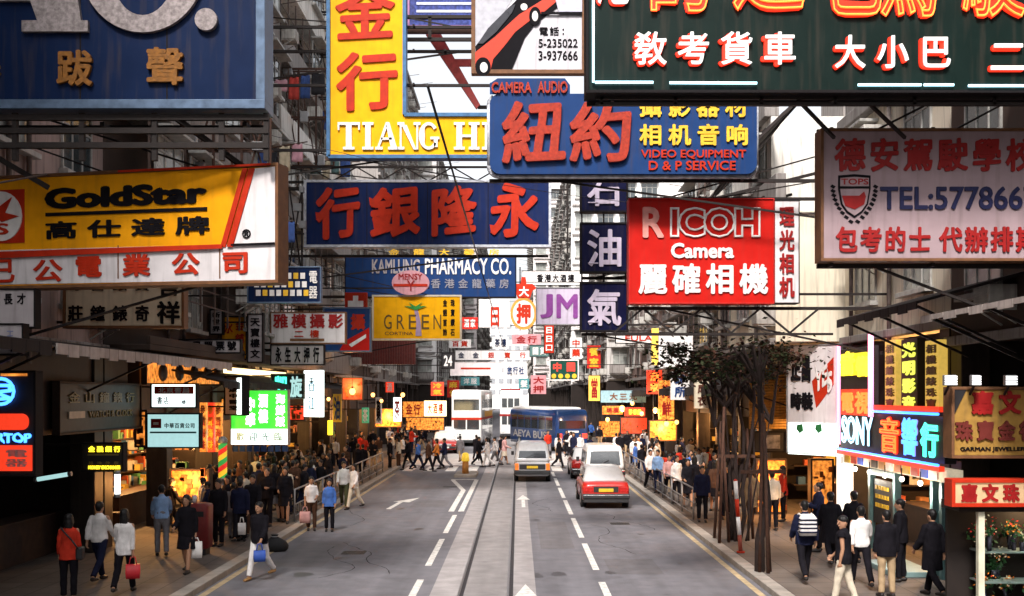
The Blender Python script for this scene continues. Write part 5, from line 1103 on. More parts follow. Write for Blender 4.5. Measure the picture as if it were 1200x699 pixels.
def double_decker(name, label, cat, loc, rz, L, W, H, m, band, windows_front, ad=None):
    r = thing(name, label, cat, loc, rz); big_box(r, L, W, .3, H, m, .14)
    for zz, hh in ((1.35, .85), (H - 1.62, .85)):
        n = 2 if windows_front == 2 and zz < 2 else 1
        for i in range(3 if windows_front == 3 else n):
            k = 3 if windows_front == 3 else n; a = -W/2 + .14 + (W - .28) * i / k; b = -W/2 + .14 + (W - .28) * (i + 1) / k
            for e in (-1, 1): glass_quad(r, 'end_window', [(a + .05, e*L/2, zz), (b - .05, e*L/2, zz), (b - .05, e*L/2*.998, zz + hh), (a + .05, e*L/2*.998, zz + hh)], (0, e, 0))
        for s in (-1, 1):
            for k in range(6): y = -L/2 + .4 + k * (L - .8) / 6; glass_quad(r, 'side_window', [(s*W/2, y, zz), (s*W/2, y + (L-.8)/6 - .12, zz), (s*W/2*.99, y + (L-.8)/6 - .12, zz + hh), (s*W/2*.99, y, zz + hh)], (s, 0, 0))
    MB().box(-W/2 - .01, -L/2 - .012, H*.5 - .14, W/2 + .01, L/2 + .012, H*.5 + .04).build('waist_band', band, r)
    if ad:
        for s in (-1, 1): MB().box(s*(W/2 + .004), -L/2 + .5, H*.5 + .06, s*(W/2 + .02), L/2 - 2.5, H*.5 + .52).build('poster_panel', ad, r)
    for s in (-1, 1):
        MB().box(s*W*.28, L/2 - .02, .62, s*W*.42, L/2 + .03, .76, .02).build('headlight', LAMPG, r)
        for y in (-L/2 + 2.0, L/2 - 1.9): wheel(r, s * (W/2 - .01), y, .42, .24)
    MB().box(-W/2 + .05, L/2 - .1, .3, W/2 - .05, L/2 + .08, .52, .03).build('bumper', BUMP, r); return r
double_decker('double_decker_bus', 'white double deck bus with yellow poster facing the camera at left', 'bus', (-3.75, 89, 0), PI - .07, 9.4, 2.4, 4.5, CWHT, REDL, 2, YEL)
r = double_decker('tram', 'narrow white double deck tram with a dark red roof line on the tracks', 'tram', (-.68, 103, 0), PI, 8.8, 2.0, 4.55, CWHT, REDD, 3, None)
MB().box(-.9, -3.8, 4.52, .9, 4.2, 4.68, .04).build('roof_board', REDD, r); MB().bar((0, 0, 4.6), (0, -2.2, 6.3), .06).build('trolley_pole', STEEL, r)

# ------------------------------------------------------------------ street furniture
def railing(side, y0, y1, label):
    x = XL - .42 if side == 'L' else XR + .42; r = thing('pavement_railing', label, 'railing', (x, (y0 + y1) / 2, .13), 0, 'pavement railings at the kerb'); L = (y1 - y0) / 2 - .04
    for z in (.98, .52, .16): MB().tube((0, -L, z), (0, L, z), .028 if z > .9 else .02, n=8).build('rail', RAILM, r)
    for y in (-L, L): MB().tube((0, y, 0), (0, y, 1.0), .03, n=8).build('post', RAILM, r)
    q = MB(); n = int(2*L/.28)
    for i in range(1, n): y = -L + 2*L*i/n; q.tube((0, y, .16), (0, y, .52), .009, n=5)
    q.build('bar_grille', RAILM, r)
RAILM = mat('galvanised_rail', (.30, .29, .29), .5, .6, var=.25)
for k in range(9): railing('L', 33 + k * 2.4, 35.4 + k * 2.4, 'grey steel railing panel along the left kerb')
for k in range(10): railing('R', 33.5 + k * 2.4, 35.9 + k * 2.4, 'grey steel railing panel along the right kerb')
# litter bin
r = thing('litter_bin', 'dark red litter bin with a white cup on top, on the left pavement', 'litter bin', G(234, 650, .13)); BINR = mat('bin_red', (.16, .018, .018), .45, var=.25, streak=.4)
MB().loft([rring(.24, -.22, .22, .16, .08), rring(.27, -.25, .25, .2, .09), rring(.28, -.26, .26, 1.18, .09), rring(.26, -.24, .24, 1.24, .09), rring(.16, -.14, .14, 1.27, .08)]).build('body', BINR, r); MB().box(-.2, -.19, 0, .2, .19, .17, .02).build('base', DARK, r); MB().box(-.17, -.272, .95, .17, -.25, 1.08, .01).build('slot', BLACK, r)
t = thing('paper_cup', 'small white paper cup standing on the dark red litter bin', 'cup', r.location + Vector((-.12, -.02, 1.27))); MB().tube((0, 0, 0), (0, 0, .17), .045, .06, 14).build('cup', WHL, t); MB().tube((0, 0, .17), (0, 0, .185), .063, .06, 14).build('lid', WHL, t)
# banded pole, bollard, island, sack
r = thing('banded_pole', 'leaning red and white banded pole on the right pavement beside the kerb', 'pole', G(868, 648, .13)); top = Vector((-.13, 0, 1.78))
for k in range(4):
    a, b = top * (k / 4), top * ((k + 1) / 4); MB().tube(a, b, .05, n=12).build('band', (REDL, WHL)[k % 2] if k != 0 else mat('rust_red_band', (.25, .05, .03), .6), r)
MB().ball(top, .05).tube((0, 0, 0), (0, 0, .04), .1, n=14).build('cap', REDL, r)
r = thing('traffic_island', 'low concrete traffic island at the point of the white chevron', 'traffic island', (-2.6, 53.6, 0)); MB().box(-.55, -1.2, -.05, .55, 1.6, .14, .04).build('kerb', KERB, r)
r = thing('bollard', 'short orange brown lit bollard with yellow head standing on the traffic island', 'bollard', (-2.62, 53.2, .14)); MB().tube((0, 0, 0), (0, 0, .62), .17, .15, 16).build('post', mat('bollard_orange', (.45, .2, .05), .5), r); MB().tube((0, 0, .62), (0, 0, .95), .2, .17, 16).ball((0, 0, .95), .17, .17, .1).build('head', mat('bollard_yellow', (.75, .5, .05), .5, emit=.2), r)
r = thing('black_sack', 'black sack lying on the road beside the left kerb behind the crossing man', 'sack', G(322, 646)); q = MB(); q.loft([[(math.cos(2*PI*i/14) * a * (1 + .18 * noise.noise((i * .9, z * 5, 1))), math.sin(2*PI*i/14) * a * .7, z) for i in range(14)] for z, a in ((.0, .28), (.06, .35), (.15, .36), (.25, .29), (.33, .15), (.38, .07), (.43, .10))]); q.build('bag', BLACK, r); MB().tube((0, 0, .365), (0, 0, .39), .085, n=10).build('tie', GREY, r)
# young trees with stakes
BARK = mat('dark_bark', (.020, .011, .009), .85, var=.45, scale=9, bump=.6); STAKE = mat('stake_timber', (.065, .028, .017), .8, var=.4, scale=8, streak=.4)
LEAF = mat('dark_leaf', (.022, .028, .012), .7, spec=.08, var=.6, scale=1.7); LEAFR = mat('reddish_leaf', (.045, .020, .013), .7, spec=.08, var=.5, scale=1.7)
def tree(label, base, stems, height, crown_c, crown_r, nleaf, seed, stakes):
    rnd = random.Random(seed); r = thing('pavement_tree', label, 'tree', base)
    q = MB(); tips = []
    for i in range(stems):
        a = rnd.uniform(0, 2*PI); rr = rnd.uniform(.02, .42) if stems > 1 else 0; x, y = rr * math.cos(a) * 1.25, rr * math.sin(a); pts, rad = [], []
        R0 = rnd.uniform(.025, .085) if i else .12; hh = height * rnd.uniform(.8, 1.05)
        for k in range(7):
            f = k / 6; pts.append((x * (.7 + f * 1.2) + rnd.uniform(-.09, .09), y * (.7 + f * 1.1) + rnd.uniform(-.05, .05), -.02 + hh * f)); rad.append(R0 * (1 - .55 * f))
        q.limb(pts, rad, 8); tips.append(Vector(pts[-1]))
    ends = []
    for k in range(26):
        p = rnd.choice(tips); e = Vector((crown_c[0] + crown_r[0] * rnd.uniform(-.9, .9), crown_c[1] + crown_r[1] * rnd.uniform(-.9, .9), crown_c[2] + crown_r[2] * rnd.uniform(-.5, .8)))
        m_ = (p + e) / 2 + Vector((0, 0, .25)); q.limb([p - Vector((0, 0, .4)), m_, e], [.05, .03, .012], 6); ends.append(e)
    q.build('trunk', BARK, r); sizes = [rnd.choice((.14, .25, .4, .55)) for _ in ends]
    for m_, share in ((LEAF, .6), (LEAFR, .4)):
        vs_, fs_ = [], []
        for k in range(int(nleaf * share)):
            c = rnd.choice(ends); s_ = rnd.gauss(0, 1)
            sg = sizes[ends.index(c)]; p = c + Vector((rnd.gauss(0, sg), rnd.gauss(0, sg), rnd.gauss(0, sg * .5)))
            L = rnd.uniform(.09, .19); d1 = Vector((rnd.uniform(-1, 1), rnd.uniform(-1, 1), rnd.uniform(-.7, .4))).normalized(); d2 = d1.cross(Vector((rnd.uniform(-1, 1), rnd.uniform(-1, 1), 1))).normalized() * L * .3
            n = len(vs_); vs_ += [p, p + d1 * L * .5 + d2, p + d1 * L, p + d1 * L * .5 - d2]; fs_.append((n, n+1, n+2, n+3))
        me = bpy.data.meshes.new('crown'); me.from_pydata(vs_, [], fs_); link('crown', me, m_, r)
    for (x, y), (tx, ty), h in stakes: MB().tube((x, y, -.1), (tx, ty, h), .042, .036, 8).build('stake', STAKE, r)
    if stakes: (x, y), (tx, ty), h = stakes[0]; MB().box(-.5, -.06, h * .62, .5, .0, h * .62 + .08).build('cross_bar', STAKE, r)
tree('dark many stemmed tree with hanging stems and timber stakes by the right kerb', (5.85, 28.6, .13), 11, 4.3, (-.1, .3, 4.7), (1.9, 1.6, .66), 2900, 3, (((-.55, -.5), (-.40, -.4), 3.6), ((-.25, -.3), (-.42, -.3), 2.9), ((-.5, .5), (-.35, .3), 3.2), ((.55, .4), (.35, .3), 3.0)))
tree('slim tree with two brown stakes nearest the camera on the right kerb', (5.42, 23.6, .13), 1, 4.4, (-.35, .9, 4.7), (.75, 1.0, .4), 550, 8, (((-.10, -.1), (-.02, -.05), 3.5), ((.16, .0), (.02, .0), 2.6), ((.06, -.25), (.0, -.12), 3.3)))
# wires
def wire(label, a, b, sag=.4, r=.018, group=None):
    t = thing('overhead_wire', label, 'wire', a, 0, group); a, b = Vector(a), Vector(b); pts = [(b - a) * (i / 14) + Vector((0, 0, -sag * 4 * (i/14) * (1 - i/14))) for i in range(15)]
    MB().path(pts, r, 5).build('cable', DARK, t)
wire('tram power wire running along the street over the tracks', (-.68, 8, 6.35), (-.68, 160, 6.35), .0, .012)
for k, (y, z0, z1, s_) in enumerate(((31, 12.5, 9.5, .7), (57, 9, 11, .9))): wire(['thin cable behind the taxi poster', 'span wire crossing beyond the yellow palm tree board'][k], (FL + .1, y, z0), (FR - .1, y + 1.5, z1), s_, .009)
# bamboo and steel scaffolding of old sign frames on the left
def sign_frame(label, y, x0, x1, z0, z1, seed):
    rnd = random.Random(seed); t = thing('steel_sign_frame', label, 'sign frame', (FL, y, z0)); q = MB(); W, Hh = x1 - FL, z1 - z0
    for z in (0, Hh * .5, Hh): q.bar((0, 0, z), (W, 0, z), .08); q.bar((0, .35, z), (W, .35, z), .06)
    n = 4
    for i in range(n + 1): q.bar((W*i/n, 0, 0), (W*i/n, 0, Hh), .07)
    for i in range(n): q.bar((W*i/n, 0, 0 if i % 2 else Hh), (W*(i+1)/n, 0, Hh if i % 2 else 0), .05); q.bar((W*i/n, .35, Hh if i % 2 else 0), (W*(i+1)/n, 0, 0), .04)
    q.build('frame', RUST if seed % 2 else STEEL, t)
    for k in range(5): x = rnd.uniform(.2, W); z = rnd.uniform(0, Hh); MB().box(x, -.12, z, x + rnd.uniform(.15, .4), .1, z + rnd.uniform(.2, .5), .01).build('junction_box', GREY, t)
sign_frame('rusty empty steel sign frame between huge blue sign and yellow column sign, upper', 44, 0, -7.6, 13.5, 17.5, 1)
sign_frame('dark empty steel sign frame left of the navy bank sign', 41, 0, -8.3, 8.6, 12.0, 2)
sign_frame('rusty steel sign frame below the corner of the huge blue letter sign', 31, 0, -7.2, 9.8, 12.6, 3)
sign_frame('dark steel sign frame high behind the yellow column sign', 50, 0, -7.0, 18, 22, 4)

# laundry drying on poles from the balconies
LC = [(.6, .58, .56), (.05, .09, .25), (.45, .06, .05), (.5, .42, .3), (.12, .2, .2), (.55, .3, .35), (.03, .03, .035)]
for k, (sx, y, z, where) in enumerate(((1, 35, 9.4, 'lowest of the left poles near the steel frame'), (1, 37.5, 12.6, 'left, just above the lowest poles'), (1, 40, 15.8, 'left, beside the yellow column sign'), (1, 44, 11.0, 'left, over the navy bank sign end'), (1, 47, 14.2, 'left, behind the rusty frame'), (1, 50, 17.3, 'left, high beside the yellow column'), (1, 53, 20.4, 'highest on the left side'), (1, 56, 10.9, 'left, farthest of the lower poles'),
        (-1, 44, 9.5, 'right, beyond the cream house end'), (-1, 48, 12.6, 'right, highest behind the red camera sign'), (-1, 54, 9.4, 'right, farther along the white tenement'), (-1, 58, 12.5, 'right, at the far end of the white tenement'))):
    rnd = random.Random(k + 50); X = FL if sx > 0 else FR; t = thing('laundry_pole', f'bamboo pole with drying clothes, {where}', 'laundry', (X + sx * 1.1, y, z))
    MB().tube((0, 0, 0), (sx * 2.0, 0, .35), .022, n=6).build('pole', STAKE, t)
    x = .25
    while x < 1.8:
        w_ = rnd.uniform(.25, .5); h_ = rnd.uniform(.4, .9); q = MB(); rows = []
        for j in range(6): rows.append([(sx * (x + w_ * i / 5), .05 * math.sin(i * 2.1 + j * .6 + k), .175 * x + .02 - h_ * j / 5) for i in range(6)] + [(sx * (x + w_ * i / 5), .05 * math.sin(i * 2.1 + j * .6 + k) + .02, .175 * x + .02 - h_ * j / 5) for i in range(5, -1, -1)])
        c = rnd.randrange(7); q.loft(rows); q.build('garment', mat(f'laundry_cloth_{"abcdefg"[c]}', LC[c], .9, spec=.05), t); x += w_ + .06
# ------------------------------------------------------------------ people
TMP = bpy.data.scenes.new('tmp')
def remesh(mb, vox, amp=0., freq=9., smooth=3):
    bmesh.ops.recalc_face_normals(mb.bm, faces=mb.bm.faces)
    me = bpy.data.meshes.new('tmp'); mb.bm.to_mesh(me); mb.bm.free(); o = bpy.data.objects.new('tmp', me); TMP.collection.objects.link(o)
    m = o.modifiers.new('r', 'REMESH'); m.mode = 'VOXEL'; m.voxel_size = vox; m.use_smooth_shade = True
    if smooth: k = o.modifiers.new('s', 'SMOOTH'); k.factor = .5; k.iterations = smooth
    TMP.view_layers[0].update(); dg = TMP.view_layers[0].depsgraph; out = bpy.data.meshes.new_from_object(o.evaluated_get(dg)); bpy.data.objects.remove(o); bpy.data.meshes.remove(me)
    if amp:
        for v, n in zip(out.vertices, [q.normal.copy() for q in out.vertices]):
            v.co += n * amp * (noise.noise(v.co * freq) + .6 * noise.noise((v.co.x * freq * 2.4, v.co.y * freq * 2.4, v.co.z * freq * .9)))
    for p in out.polygons: p.use_smooth = True
    return out
FIG = {}
def figure(key, legs=(0, 0), knees=(0, 0), arms=((0, .15, .12), (0, .15, .12)), lean=0., female=False, top='shirt', bottom='trousers', hair='short', headturn=0., headtilt=0.):
    """meshes of one figure facing +y, feet at z = 0; arms = (forward swing, elbow bend, spread) for left (-x) and right (+x)"""
    if key in FIG: return FIG[key]
    def tl(p):
        p = Vector(p); q = p - Vector((0, 0, .92)); c, s_ = math.cos(lean), math.sin(lean); return Vector((q.x, q.y * c + q.z * s_, -q.y * s_ + q.z * c)) + Vector((0, 0, .92))
    hipw = .095; shw = .152 if female else .172; k = .92 if female else 1.0
    leg = []
    for i, s in enumerate((-1, 1)):
        a, b = legs[i], knees[i]; hp = Vector((s * hipw, 0, .90)); kn = hp + Vector((s * .01, math.sin(a), -math.cos(a))) * .43; an = kn + Vector((0, math.sin(a - b), -math.cos(a - b))) * .405; leg.append((hp, kn, an, a - b))
    arm = []
    for i, s in enumerate((-1, 1)):
        sw, el, ab = arms[i]; sh = tl((s * shw, 0, 1.385)); d = Vector((s * math.sin(ab), math.sin(sw) * math.cos(ab), -math.cos(sw) * math.cos(ab))); e = sh + d * .285; d2 = Vector((s * math.sin(ab) * .3 - s * max(0, el - .5) * .25, math.sin(sw + el), -math.cos(sw + el))).normalized(); w_ = e + d2 * .245; arm.append((sh, e, w_, d2))
    # body
    q = MB()
    q.limb([tl(p) for p in ((0, 0, .86), (0, -.01, .95), (0, 0, 1.08), (0, .01, 1.24), (0, 0, 1.37), (0, -.01, 1.43))], [(.145*k, .10), (.16, .11), (.13*k, .095), (.155*k, .108), (.16*k, .095), (.07, .06)], 16)
    q.limb([tl((0, -.015, 1.40)), tl((0, .0, 1.50))], [.056*k, .053*k])
    hc = tl((0, .015, 1.585)); HM = Matrix.Translation(hc) @ Matrix.Rotation(headturn, 4, 'Z') @ Matrix.Rotation(-headtilt - lean * .5, 4, 'X'); hp_ = lambda *p: HM @ Vector(p)
    q.limb([hp_(0, .035, -.108), hp_(0, .022, -.085), hp_(0, .008, -.04), hp_(0, 0, .02), hp_(0, -.004, .065), hp_(0, -.006, .10)], [(.036, .036), (.054, .066), (.069, .088), (.075, .098), (.069, .09), (.04, .055)], 16)
    q.limb([hp_(0, .092, .018), hp_(0, .108, -.012), hp_(0, .112, -.026)], [.009, .013, .015], 8)
    q.ball(hp_(0, .088, -.062), .026, .014, .010, 10, 6)
    for s in (-1, 1): q.ball(hp_(s * .076, -.005, -.005), .012, .022, .032, 8, 6)
    for i, s in enumerate((-1, 1)):
        sh, e, w_, d2 = arm[i]; q.limb([sh, (sh + e) / 2, e, (e * 2 + w_) / 3, w_], [.05*k, .046*k, .04*k, .04*k, .027*k])
        inw = Vector((-s, 0, 0)); fw = d2; up = fw.cross(inw).normalized(); inw = up.cross(fw).normalized()
        pc = w_ + fw * .075; q.limb([w_ - fw * .01, w_ + fw * .035, pc], [(.024, .024), (.030, .026), (.030, .024)])
        for j in range(4):
            o_ = up * ((j - 1.5) * .019); b_ = pc + o_ - fw * .012; L_ = (.062, .074, .070, .055)[j]; q.limb([b_, b_ + fw * L_ * .5 + inw * .006, b_ + fw * L_ * .85 + inw * .024, b_ + fw * L_ * .95 + inw * .042], [.0098, .0095, .009, .008], 8)
        t0 = w_ + fw * .03 + up * (.024 if True else 0); q.limb([t0, t0 + up * .022 + fw * .025 + inw * .008, t0 + up * .026 + fw * .055 + inw * .018], [.012, .0105, .009], 8)
    for hp, kn, an, f in leg: q.limb([hp, (hp + kn) / 2, kn, kn * .65 + an * .35, an], [.080, .072, .052, .052, .034])
    for hp, kn, an, f in leg: q.limb([an + Vector((0, -.03, -.03)), an + Vector((0, .05, -.045)), an + Vector((0, .15, -.062))], [(.034, .03), (.038, .032), (.036, .018)])
    zmin = min(min(an.z for _, _, an, _ in leg) - .09, 0)
    parts = {}
    body = remesh(q, .0075, smooth=2); parts['body'] = body
    # top garment with sleeves
    g = .018 if top in ('shirt', 'blouse') else .034; hem = {'shirt': .88, 'blouse': .80, 'jacket': .80, 'vest': .82, 'coat': .55}[top]
    q = MB(); fl = 1.16 if top in ('blouse', 'coat') else 1.05
    q.limb([tl(p) for p in ((0, 0, hem), (0, -.005, .95), (0, 0, 1.09), (0, .01, 1.24), (0, 0, 1.37), (0, -.012, 1.435))], [((.155*k + g) * fl, (.112 + g) * fl), (.165 + g, .118 + g), (.138*k + g * 1.2, .10 + g * 1.2), (.158*k + g, .112 + g), (.150*k + g, .10 + g), (.072 + g * .6, .062 + g * .6)], 18, f0=True)
    for sh, e, w_, d2 in arm:
        endp = e + (w_ - e) * (.92 if top in ('jacket', 'coat') else .85 if top == 'blouse' else .1 if top == 'shirt' and female else .8)
        if top == 'vest': endp = sh + (e - sh) * .25
        if endp == e or top == 'vest': q.limb([sh + Vector((-sh.x * .1, 0, 0)), endp], [.048*k + g, .046 + g], f1=True)
        else: q.limb([sh + Vector((-sh.x * .10, 0, -.008)), (sh + e) / 2, e, endp], [.044*k + g * .9, .046*k + g * .8, .042*k + g * .8, .034*k + g * .8], f1=True)
    parts['top'] = remesh(q, .012, amp=.008, smooth=3)
    q = MB()
    if bottom == 'trousers':
        q.limb([(0, 0, .86), (0, 0, .95), (0, 0, 1.04)], [(.158, .118), (.168, .125), (.145, .11)], 18)
        for hp, kn, an, f in leg: q.limb([hp + Vector((0, 0, .02)), (hp + kn) / 2, kn, kn * .5 + an * .5, an + Vector((0, 0, .015))], [.096, .088, .070, .066, .060], f1=True)
    else:
        q.limb([(0, 0, .52 if bottom == 'skirt' else .40), (0, 0, .72), (0, 0, .94), (0, 0, 1.04)], [(.22, .17), (.20, .15), (.17, .125), (.14, .105)], 18, f0=True)
    parts['trousers' if bottom == 'trousers' else 'skirt'] = remesh(q, .012, amp=.008, freq=8)
    q = MB(); q.ball(hp_(0, -.012, .045), .087, .102, .094, 18, 12)
    if hair == 'long':
        q.limb([hp_(0, -.045, .03), hp_(0, -.06, -.06), hp_(0, -.062, -.16)], [(.082, .06), (.088, .05), (.075, .035)])
        for s in (-1, 1): q.limb([hp_(s * .066, -.01, .04), hp_(s * .078, -.015, -.05), hp_(s * .07, -.02, -.13)], [.026, .026, .02])
    else: q.limb([hp_(0, -.045, .0), hp_(0, -.05, -.055)], [(.068, .05), (.055, .035)])
    parts['hair'] = remesh(q, .011, amp=.006, freq=22, smooth=1)
    q = MB()
    for hp, kn, an, f in leg:
        q.limb([an + Vector((0, -.035, -.035)), an + Vector((0, .05, -.045)), an + Vector((0, .17, -.058))], [(.046, .046), (.048, .042), (.042, .028)])
    parts['shoes'] = remesh(q, .011, smooth=1)
    q = MB()
    for s in (-1, 1): q.ball(hp_(s * .031, .089, .014), .011, .007, .007, 8, 6)
    parts['eyes'] = q.mesh('eyes')
    dz = -min(v.co.z for v in parts['shoes'].vertices)
    hands = [w_ + d2 * .11 + Vector((0, 0, dz)) for _, _, w_, d2 in arm]
    for me in parts.values():
        me.transform(Matrix.Translation((0, 0, dz)))
        me.materials.append(None)
    for n, me in parts.items(): me.name = n
    FIG[key] = (parts, hands, dz); return FIG[key]
w1 = dict(legs=(.42, -.38), knees=(.12, .35), arms=((-.35, .25, .1), (.35, .35, .1))); w2 = dict(legs=(-.30, .34), knees=(.45, .08), arms=((.3, .4, .1), (-.25, .2, .1))); st = dict(legs=(.04, -.03), knees=(.02, .05), arms=((.02, .2, .1), (-.04, .25, .13)))
figure('man_shirt_walk', **w1); figure('man_shirt_stand', **st); figure('man_jacket_walk', top='jacket', **w2); figure('man_jacket_stand', top='jacket', **st)
figure('woman_blouse_stand', female=True, top='blouse', hair='long', **st); figure('woman_blouse_walk', female=True, top='blouse', hair='long', **w2); figure('woman_jacket_walk', female=True, top='jacket', hair='long', bottom='skirt', legs=(.25, -.22), knees=(.05, .2), arms=((-.2, .3, .1), (.25, .9, .1)))
figure('woman_shirt_stand', female=True, top='shirt', hair='short', bottom='trousers', legs=(.05, -.05), knees=(0, .05), arms=((.1, 1.2, .1), (0, .2, .12)))
figure('man_reading', top='jacket', legs=(.03, -.03), knees=(.02, .02), arms=((.35, 1.35, .15), (.35, 1.3, .15)), headtilt=-.35); figure('man_lean', top='shirt', lean=.22, legs=(.05, -.2), knees=(.1, .1), arms=((.35, .5, .1), (.3, .7, .1)), headtilt=-.2)
figure('woman_vest', female=True, top='vest', hair='short', legs=(.2, -.2), knees=(.05, .15), arms=((-.1, .3, .08), (.2, .6, .1)), headturn=.9); figure('man_coat', top='coat', **w2)
bpy.data.scenes.remove(TMP)
def cloth(n, c): return mat('cloth_' + n, c, .9, spec=.06, var=.25, scale=6, bump=.25, detail=8)
CL = dict(black=cloth('black', (.010, .009, .012)), navy=cloth('navy', (.012, .014, .035)), brown=cloth('brown', (.07, .035, .022)), white=cloth('white', (.66, .63, .62)), cream=cloth('cream', (.55, .48, .38)), red=cloth('red', (.48, .035, .018)), blue=cloth('blue', (.06, .14, .42)), sky=cloth('sky', (.22, .34, .55)), grey=cloth('grey', (.16, .15, .16)), beige=cloth('beige', (.38, .27, .16)), pink=cloth('pink', (.5, .28, .27)), olive=cloth('olive', (.06, .06, .03)), orange=cloth('orange', (.5, .16, .03)))
SKIN = [mat('skin_light', (.36, .19, .115), .55, var=.1), mat('skin_tan', (.27, .14, .08), .55, var=.1)]; HAIR = mat('black_hair', (.008, .007, .007), .5, var=.3, scale=20); SHOE = mat('dark_shoe', (.02, .016, .015), .5); SHOEW = mat('white_shoe', (.6, .58, .55), .5)
def person(key, loc, face, top, bottom, label, group=None, h=1.0, far=False, shoes=None, name='person', skin=None):
    """face: heading in degrees, 0 = away from the camera, 180 = towards it, 90 = to the left"""
    parts, hands, dz = FIG[key]; r = thing(name, label, 'person', loc, R(face), group); r.scale = (h, h, h)
    for n, me in parts.items():
        if n == 'eyes' and far: continue
        m = {'body': skin or SKIN[0], 'top': CL[top], 'trousers': CL[bottom], 'skirt': CL[bottom], 'hair': HAIR, 'shoes': shoes or SHOE, 'eyes': BLK}[n]
        o = bpy.data.objects.new(n, me); C.objects.link(o); o.parent = r; o.material_slots[0].link = 'OBJECT'; o.material_slots[0].material = m
    return r
def hand_pos(r, key, i):
    return r.location + Matrix.Rotation(r.rotation_euler.z, 3, 'Z') @ (FIG[key][1][i] * r.scale.x)
def bag(label, pos, m, w=.28, h=.28, d=.1, name='shopping_bag', rz=0., drop=.14, cat='bag'):
    t = thing(name, label, cat, Vector(pos) - Vector((0, 0, h + drop)), rz)
    MB().loft([rring(w/2*.92, -d/2, d/2, 0, .02), rring(w/2, -d/2*1.1, d/2*1.1, h*.4, .03), rring(w/2*.95, -d/2*.8, d/2*.8, h, .02)]).build('pouch', m, t)
    q = MB()
    for y in (-d*.3, d*.3): q.path([(-w*.25, y, h), (-w*.15, y*.4, h + drop), (w*.15, y*.4, h + drop), (w*.25, y, h)], .009, 6)
    q.build('handle', m, t); return t
PV = .13
# left pavement, near the camera
p = person('woman_blouse_stand', (-8.55, 20.3, PV), 12, 'red', 'black', 'woman in a red top with a dark shoulder strap, nearest the lower left corner', h=.95)
t = thing('shoulder_bag', 'dark shoulder bag with a strap across the back of the woman in red', 'bag', p.location + Vector((.21, -.02, .78)), R(12)); MB().box(-.05, -.13, 0, .08, .13, .24, .03).build('pouch', DARK, t); MB().path([(0, -.13, .22), (-.10, -.165, .38), (-.24, -.15, .54), (-.33, -.03, .62), (-.25, .12, .54), (0, .14, .22)], .016, 6).build('strap', DARK, t)
person('man_shirt_walk', (-8.75, 22.3, PV), -8, 'white', 'navy', 'white shirted man seen from behind, right of the woman in red')
p = person('woman_blouse_walk', (-7.75, 21.0, PV), 5, 'white', 'black', 'woman in a long white blouse with dark hair carrying a red bag at left', h=.98); bag('red shopping bag carried by the woman in the long white blouse', hand_pos(p, 'woman_blouse_walk', 1), mat('bag_red', (.5, .02, .03), .5), rz=.3)
person('man_lean', (-8.65, 25.9, PV), 20, 'sky', 'grey', 'light blue shirted man leaning forward beside the red litter bin'); 
p = person('woman_jacket_walk', (-7.3, 23.5, PV), 175, 'black', 'black', 'woman in black coming toward the camera with a white bag at the litter bin'); bag('white paper bag held by the woman in black beside the litter bin', hand_pos(p, 'woman_jacket_walk', 0), WHL, .3, .36, .1, rz=.2, drop=.08)
p = person('man_jacket_stand', (-7.75, 27.6, PV), 170, 'black', 'black', 'tall person in black standing right of the red litter bin'); person('man_jacket_walk', (-7.35, 28.2, PV), 10, 'navy', 'black', 'person in navy from behind beside the tall person in black'); bag('white plastic bag beside the two dark people right of the litter bin', (-7.12, 27.5, .75 + PV), WHL, .2, .3, .1, rz=.1)
# crossing man and couples on the road edge
p = person('man_jacket_walk', G(304, 679), 160, 'black', 'white', 'man in a black jacket and white trousers stepping onto the road at left', shoes=mat('tan_shoe', (.3, .16, .06), .5)); bag('blue bag carried by the man stepping onto the road', hand_pos(p, 'man_jacket_walk', 0), mat('bag_blue', (.03, .08, .35), .5), .26, .24, .12, rz=.4)
p = person('woman_shirt_stand', G(365, 622), 190, 'white', 'brown', 'woman in white top and brown trousers standing on the road edge', h=.93); bag('pale pink bag on the arm of the woman in white by the kerb', hand_pos(p, 'woman_shirt_stand', 1), CL['pink'], .32, .34, .12)
person('woman_blouse_stand', G(386, 623), 185, 'blue', 'black', 'girl in a blue jacket and black trousers beside the woman in white top', h=.90)
person('man_shirt_walk', G(403, 596), 185, 'white', 'olive', 'man in white walking at the road edge behind the girl in blue'); person('woman_blouse_walk', G(415, 597), 150, 'white', 'cream', 'woman in pale clothes right of the man in white at the road edge', h=.95)
for k, (px, py, key, f, a, b, lab) in enumerate(((281, 634, 'man_jacket_stand', 95, 'black', 'black', 'dark figure nearest the kerb between the litter bin and the road man'), (296, 628, 'man_coat', 185, 'black', 'brown', 'figure in a long dark coat behind the man stepping on the road'), (313, 617, 'man_reading', 170, 'black', 'black', 'dark jacketed man with pale face left of the long coat group'), (322, 609, 'man_jacket_walk', 100, 'navy', 'black', 'dark man turned sideways under the green lit sign'), (334, 613, 'woman_jacket_walk', 185, 'black', 'black', 'dark dressed woman right of the men under the green lit sign'),
      (343, 601, 'man_jacket_stand', 350, 'brown', 'black', 'man in brown jacket before the railing start'), (268, 617, 'man_jacket_walk', 20, 'black', 'black', 'dark figure by the orange shop behind the tall person in black'), (303, 604, 'man_coat', 5, 'navy', 'black', 'dark coat seen from behind near the warm shop'), (355, 592, 'man_jacket_walk', 170, 'black', 'grey', 'dark man walking at the railing behind the woman in white top'))):
    person(key, G(px, py, PV), f, a, b, lab, far=False)
